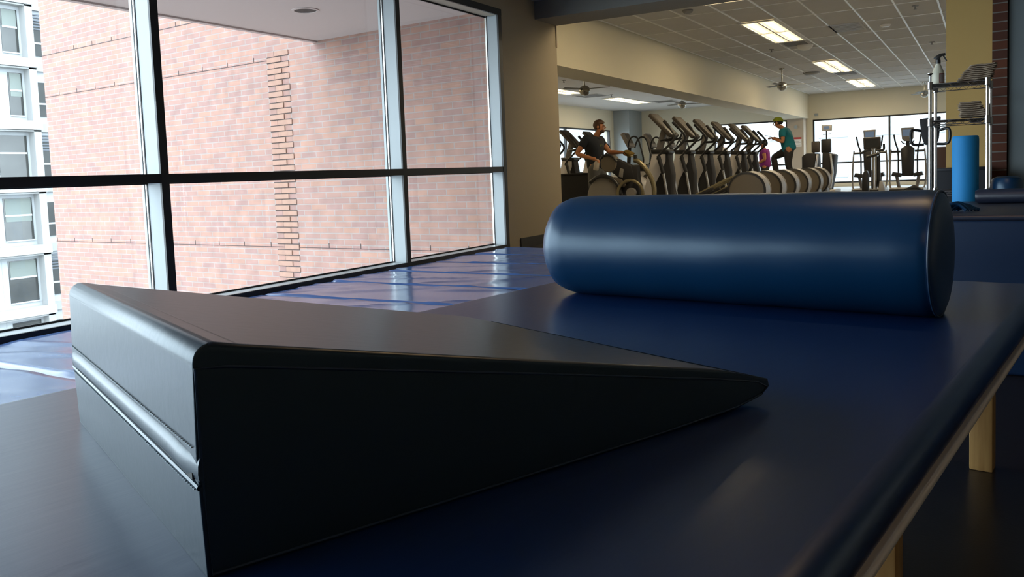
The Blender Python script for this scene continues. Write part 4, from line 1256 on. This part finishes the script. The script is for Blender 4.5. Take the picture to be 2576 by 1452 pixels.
gbg = thing('gym_bag', 'dark slumped gym bag on the low stand before the back windows', 'bag', (-1.06, 14.9, 0))
mb = MB().ball((0, 0, 0.25), (0.24, 0.16, 0.16), 20)
for v in mb.bm.verts:
    v.co.z += 0.03 * noise.noise(v.co * 9) + 0.05 * math.exp(-((v.co.x - 0.05) * 10) ** 2)
    v.co.x += 0.02 * noise.noise(v.co * 7 + Vector((3, 1, 2)))
mb.build('bag_body', M['black_matte'], gbg)
MB().tube([(-0.15, -0.08, 0.36), (-0.08, -0.10, 0.41), (0.10, -0.10, 0.42), (0.16, -0.08, 0.36)], 0.012, 8, smooth=2).build('bag_handle', M['black_plastic'], gbg)
MB().box((-0.3, -0.2, 0.0), (0.3, 0.2, 0.12), bevel=0.02).build('bag_base', M['black_plastic'], gbg)


# ------------------------------------------------------------------ people
def skin_mesh(name, joints, bones, mat, parent=None, sub=2, root=None):
    """joints: name -> (x, y, z, radius); grows one smooth surface over the bones"""
    idx = {k: i for i, k in enumerate(joints)}
    me = bpy.data.meshes.new(name)
    me.from_pydata([joints[k][:3] for k in joints], [(idx[a], idx[b]) for a, b in bones], [])
    o = bpy.data.objects.new(name, me)
    C.objects.link(o)
    sk = o.modifiers.new('skin', 'SKIN')
    for k, i in idx.items():
        r = joints[k][3]
        ry = joints[k][4] if len(joints[k]) > 4 else r
        me.skin_vertices[0].data[i].radius = (r, ry)
        me.skin_vertices[0].data[i].use_root = (k == root)
    sk.use_smooth_shade = True
    sb_ = o.modifiers.new('sub', 'SUBSURF')
    sb_.levels = sub
    sb_.render_levels = sub
    dg = bpy.context.evaluated_depsgraph_get()
    fm = bpy.data.meshes.new_from_object(o.evaluated_get(dg))
    fm.name = name
    o.modifiers.clear()
    o.data = fm
    fm.shade_smooth()
    fm.materials.clear()
    fm.materials.append(mat)
    if parent:
        o.parent = parent
    return o


def person(label, J, shirt, trousers, hairmat, cap=None, face=1, sleeve=0.5):
    """J: dict of joint positions in world space; face +1 looks to +X, -1 to -X"""
    f = face
    V_ = {k: Vector(v) for k, v in J.items()}

    def j(k, r, *a):
        return (*V_[k], r, *a)
    jt = {}
    jt['pelvis'] = j('pelvis', 0.095, 0.105)
    jt['waist'] = (*V_['pelvis'].lerp(V_['chest'], 0.45), 0.092, 0.100)
    jt['chest'] = j('chest', 0.100, 0.115)
    jt['neck0'] = (*V_['chest'].lerp(V_['neck'], 0.75), 0.058)
    jt['neck'] = j('neck', 0.054)
    hd = V_['head']
    jt['jaw'] = (hd.x + f * 0.015, hd.y, hd.z - 0.055, 0.062)
    jt['skull'] = (hd.x - f * 0.008, hd.y, hd.z + 0.035, 0.088)
    jt['crown'] = (hd.x - f * 0.012, hd.y, hd.z + 0.085, 0.06)
    bones = [('pelvis', 'waist'), ('waist', 'chest'), ('chest', 'neck0'), ('neck0', 'neck'), ('neck', 'jaw'), ('jaw', 'skull'), ('skull', 'crown')]
    for s in 'rl':
        sg_ = -1 if s == 'r' else 1
        jt[s + 'sh'] = j(s + 'sh', 0.062)
        jt[s + 'el'] = j(s + 'el', 0.043)
        jt[s + 'wr'] = j(s + 'wr', 0.028)
        jt[s + 'uarm'] = (*V_[s + 'sh'].lerp(V_[s + 'el'], 0.5), 0.052)
        jt[s + 'farm'] = (*V_[s + 'el'].lerp(V_[s + 'wr'], 0.4), 0.042)
        d = (V_[s + 'wr'] - V_[s + 'el']).normalized()
        palm = V_[s + 'wr'] + d * 0.075
        jt[s + 'palm'] = (*palm, 0.036, 0.022)
        bones += [('chest', s + 'sh'), (s + 'sh', s + 'uarm'), (s + 'uarm', s + 'el'), (s + 'el', s + 'farm'), (s + 'farm', s + 'wr'), (s + 'wr', s + 'palm')]
        jt[s + 'hip'] = j(s + 'hip', 0.085)
        jt[s + 'thigh'] = (*V_[s + 'hip'].lerp(V_[s + 'kn'], 0.5), 0.074)
        jt[s + 'kn'] = j(s + 'kn', 0.056)
        jt[s + 'calf'] = (*V_[s + 'kn'].lerp(V_[s + 'an'], 0.35), 0.056)
        jt[s + 'an'] = j(s + 'an', 0.037)
        jt[s + 'toe'] = j(s + 'toe', 0.034)
        bones += [('pelvis', s + 'hip'), (s + 'hip', s + 'thigh'), (s + 'thigh', s + 'kn'), (s + 'kn', s + 'calf'), (s + 'calf', s + 'an'), (s + 'an', s + 'toe')]
    body = skin_mesh('person', jt, bones, M['skin'], root='pelvis')
    # fingers, nose and ears belong to the same body mesh
    bm2 = bmesh.new()
    bm2.from_mesh(body.data)
    ex = MB()
    ex.bm.free()
    ex.bm = bm2
    for s in 'rl':
        d = (V_[s + 'wr'] - V_[s + 'el']).normalized()
        p0 = V_[s + 'wr'] + d * 0.085
        side = d.cross(Vector((0, 0, 1))).normalized()
        down = side.cross(d).normalized()
        if down.z > 0:
            down = -down
        for i, ln in enumerate((0.066, 0.076, 0.072, 0.058)):
            a = p0 + side * (-0.026 + 0.0175 * i)
            b = a + d * ln * 0.45 + down * 0.006
            c_ = b + d * ln * 0.30 + down * 0.022
            e_ = c_ + down * 0.024 + d * 0.004
            ex.tube([a - d * 0.02, b, c_, e_], 0.009, 8, radii=[0.010, 0.0095, 0.009, 0.007], smooth=1 if False else 0)
        th = V_[s + 'wr'] + d * 0.030 - side * 0.026
        ex.tube([th, th + d * 0.030 - side * 0.022, th + d * 0.058 - side * 0.020 + down * 0.012], 0.011, 8, radii=[0.013, 0.011, 0.008])
    fx = hd.x + f * 0.082
    ex.tube([(fx - f * 0.012, hd.y, hd.z + 0.035), (fx + f * 0.006, hd.y, hd.z + 0.012), (fx + f * 0.020, hd.y, hd.z - 0.008), (fx, hd.y, hd.z - 0.016)], 0.012, 8, radii=[0.007, 0.010, 0.014, 0.010])
    ex.tube([(fx - f * 0.012, hd.y - 0.02, hd.z - 0.046), (fx - f * 0.002, hd.y, hd.z - 0.046), (fx - f * 0.012, hd.y + 0.02, hd.z - 0.046)], 0.008, 8)
    for sy in (-1, 1):
        ex.ball((hd.x - f * 0.004, hd.y + sy * 0.084, hd.z + 0.012), (0.022, 0.010, 0.032), 10)
    bm2.to_mesh(body.data)
    bm2.free()
    body.data.shade_smooth()
    tag(body, label, 'person')
    # eyes
    ey = MB()
    for sy in (-1, 1):
        ey.ball((hd.x + f * 0.072, hd.y + sy * 0.032, hd.z + 0.024), (0.010, 0.014, 0.010), 10)
    ey.build('eyes', M['screen'], body)
    # shirt: torso and sleeves, a little wider than the body
    sj = {'hem': (*V_['pelvis'].lerp(V_['chest'], -0.30), 0.155, 0.175), 'low': (*V_['pelvis'].lerp(V_['chest'], 0.10), 0.158, 0.178), 'waist': (*V_['pelvis'].lerp(V_['chest'], 0.55), 0.148, 0.160), 'chest': (*V_['chest'], 0.150, 0.170),
          'yoke': (*V_['chest'].lerp(V_['neck'], 0.55), 0.118), 'collar': (*V_['chest'].lerp(V_['neck'], 0.90), 0.076)}
    sbn = [('hem', 'low'), ('low', 'waist'), ('waist', 'chest'), ('chest', 'yoke'), ('yoke', 'collar')]
    for s in 'rl':
        sj[s + 'sh'] = (*V_[s + 'sh'], 0.084)
        sj[s + 'cuff'] = (*V_[s + 'sh'].lerp(V_[s + 'el'], sleeve), 0.072)
        sbn += [('chest', s + 'sh'), (s + 'sh', s + 'cuff')]
    skin_mesh('shirt', sj, sbn, shirt, body, root='chest')
    tj = {'waist': (*V_['pelvis'].lerp(V_['chest'], 0.24), 0.125, 0.14), 'pelvis': (*V_['pelvis'], 0.142, 0.160)}
    tbn = [('waist', 'pelvis')]
    for s in 'rl':
        tj[s + 'hip'] = (*V_[s + 'hip'], 0.124)
        tj[s + 'thigh'] = (*jt[s + 'thigh'][:3], 0.098)
        tj[s + 'kn'] = (*V_[s + 'kn'], 0.076)
        tj[s + 'calf'] = (*jt[s + 'calf'][:3], 0.074)
        tj[s + 'hem'] = (*V_[s + 'kn'].lerp(V_[s + 'an'], 0.92), 0.062)
        tbn += [('pelvis', s + 'hip'), (s + 'hip', s + 'thigh'), (s + 'thigh', s + 'kn'), (s + 'kn', s + 'calf'), (s + 'calf', s + 'hem')]
    skin_mesh('trousers', tj, tbn, trousers, body, root='pelvis')
    for s in 'rl':
        a, t = V_[s + 'an'], V_[s + 'toe']
        sh_ = MB()
        dd = (t - a)
        dd.z = 0
        dd.normalize()
        mid = a.lerp(t, 0.45)
        rot = math.atan2(dd.y, dd.x)
        mm = Matrix.Translation((mid.x, mid.y, a.z - 0.035)) @ Matrix.Rotation(rot, 4, 'Z')
        sh_.ball((0, 0, 0), (0.145, 0.050, 0.050), 16, mm)
        sh_.ball((-0.08, 0, 0.03), (0.055, 0.045, 0.05), 12, mm)
        sh_.build('shoe', M['shoe'], body)
    # hair or cap: a shell over the back and top of the skull
    hb = MB()
    hb.ball((hd.x - f * 0.018, hd.y, hd.z + 0.045), (0.108, 0.094, 0.098), 24)
    bmesh.ops.delete(hb.bm, geom=[v for v in hb.bm.verts if ((v.co.x - hd.x) * f > 0.045 and v.co.z < hd.z + 0.062) or v.co.z < hd.z - 0.035], context='VERTS')
    for v in hb.bm.verts:
        q = 0.006 * noise.noise(v.co * 40)
        v.co += (v.co - hd).normalized() * q
    hb.build('hair', hairmat, body)
    if cap:
        cp = MB()
        cp.ball((hd.x - f * 0.012, hd.y, hd.z + 0.050), (0.118, 0.104, 0.100), 24)
        bmesh.ops.delete(cp.bm, geom=[v for v in cp.bm.verts if v.co.z < hd.z + 0.030], context='VERTS')
        cp.prism([(-0.19, 0.0), (-0.09, 0.02), (-0.09, 0.032), (-0.19, 0.010)], -0.06, 0.06, Matrix.Translation((hd.x, hd.y, hd.z + 0.022)) @ Matrix.Scale(f, 4, (1, 0, 0)))
        cp.build('cap', cap, body)
    return body


man = person('man in navy t-shirt and grey trousers wiping a machine', dict(
    pelvis=(-5.83, 13.0, 0.98), chest=(-5.86, 13.0, 1.34), neck=(-5.80, 13.0, 1.515), head=(-5.735, 13.0, 1.625),
    rsh=(-5.92, 12.80, 1.43), rel=(-6.06, 12.72, 1.185), rwr=(-5.76, 12.70, 1.10),
    lsh=(-5.83, 13.20, 1.43), lel=(-5.68, 13.26, 1.20), lwr=(-5.44, 13.16, 1.19),
    rhip=(-5.84, 12.90, 0.92), rkn=(-5.84, 12.88, 0.50), ran=(-5.90, 12.88, 0.085), rtoe=(-5.74, 12.86, 0.04),
    lhip=(-5.80, 13.10, 0.92), lkn=(-5.72, 13.12, 0.50), lan=(-5.68, 13.12, 0.085), ltoe=(-5.52, 13.12, 0.04)),
    M['shirt_navy'], M['trouser_grey'], M['hair'], None, 1, 0.55)
MB().ball((-5.703, 13.0, 1.562), (0.048, 0.056, 0.034), 16).build('beard', M['hair'], man)
MB().box((-5.735, 12.93, 1.30), (-5.715, 13.07, 1.335), bevel=0.003).build('shirt_print', M['shirt_print'], man)
o = thing('spray_bottle', 'off white bottle hanging at the hip of the man in navy', 'bottle', (-5.70, 12.69, 0.90))
MB().lathe([(0.0, 0.0), (0.040, 0.0), (0.045, 0.01), (0.045, 0.13), (0.02, 0.165), (0.0, 0.168)], 20, Matrix.Rotation(math.radians(12), 4, 'Y'), cap=False).build('bottle', M['white_cloth'], o)
MB().lathe([(0.016, 0.16), (0.018, 0.19), (0.0, 0.192)], 12, Matrix.Rotation(math.radians(12), 4, 'Y')).build('bottle_cap', M['label_white'], o)
mb = MB().ball((0, 0, 0), (0.10, 0.06, 0.05), 20)
for v in mb.bm.verts:
    v.co += v.co.normalized() * 0.03 * noise.noise(v.co * 22)
o = mb.build('cleaning_cloth', M['glove'], loc=(-5.28, 13.13, 1.165), rot=(0, 0.15, 0))
tag(o, 'mustard cleaning cloth in the hand of the man in navy', 'cloth')

teal = person('person in teal shirt and green cap on elliptical, looking at phone', dict(
    pelvis=(-3.90, 19.4, 1.24), chest=(-3.97, 19.4, 1.56), neck=(-4.05, 19.4, 1.725), head=(-4.145, 19.4, 1.815),
    rsh=(-3.98, 19.58, 1.63), rel=(-3.99, 19.60, 1.40), rwr=(-4.20, 19.52, 1.475),
    lsh=(-4.00, 19.22, 1.63), lel=(-3.98, 19.16, 1.38), lwr=(-4.18, 19.22, 1.46),
    rhip=(-3.92, 19.50, 1.20), rkn=(-4.27, 19.52, 1.05), ran=(-4.20, 19.52, 0.62), rtoe=(-4.36, 19.52, 0.57),
    lhip=(-3.88, 19.30, 1.19), lkn=(-3.90, 19.27, 0.86), lan=(-3.76, 19.27, 0.50), ltoe=(-3.92, 19.27, 0.44)),
    M['shirt_teal'], M['trouser_dark'], M['hair_dark'], M['cap_green'], -1, 0.62)
o = MB().box((-0.075, -0.038, -0.005), (0.075, 0.038, 0.005), bevel=0.004).build('phone', M['screen'], loc=(-4.33, 19.28, 1.535), rot=(0, 0.35, 0.1))
tag(o, 'dark phone in the hand of the person in teal', 'phone')


def standing(x, y, z0, f, s=1.0):
    J = dict(pelvis=(0, 0, 0.95), chest=(0.02, 0, 1.30), neck=(0.03, 0, 1.46), head=(0.05, 0, 1.56),
             rsh=(0.0, -0.19, 1.38), rel=(-0.05, -0.24, 1.12), rwr=(0.16, -0.22, 1.02), lsh=(0.0, 0.19, 1.38), lel=(-0.05, 0.24, 1.12), lwr=(0.16, 0.22, 1.02),
             rhip=(0, -0.09, 0.90), rkn=(0.05, -0.10, 0.50), ran=(0, -0.10, 0.085), rtoe=(0.15, -0.11, 0.04), lhip=(0, 0.09, 0.90), lkn=(0.08, 0.10, 0.50), lan=(-0.02, 0.10, 0.085), ltoe=(0.13, 0.11, 0.04))
    return {k: (x + f * v[0] * s, y + v[1] * s, z0 + v[2] * s) for k, v in J.items()}


person('person in purple top half hidden behind the elliptical row', standing(-5.35, 23.4, 0.0, -1, 0.92), M['shirt_purple'], M['trouser_dark'], M['hair_dark'], None, -1)
person('person in pale shirt with dark hair seen between elliptical consoles', standing(-6.15, 22.0, 0.0, -1, 0.97), M['shirt_pale'], M['trouser_dark'], M['hair_dark'], None, -1)
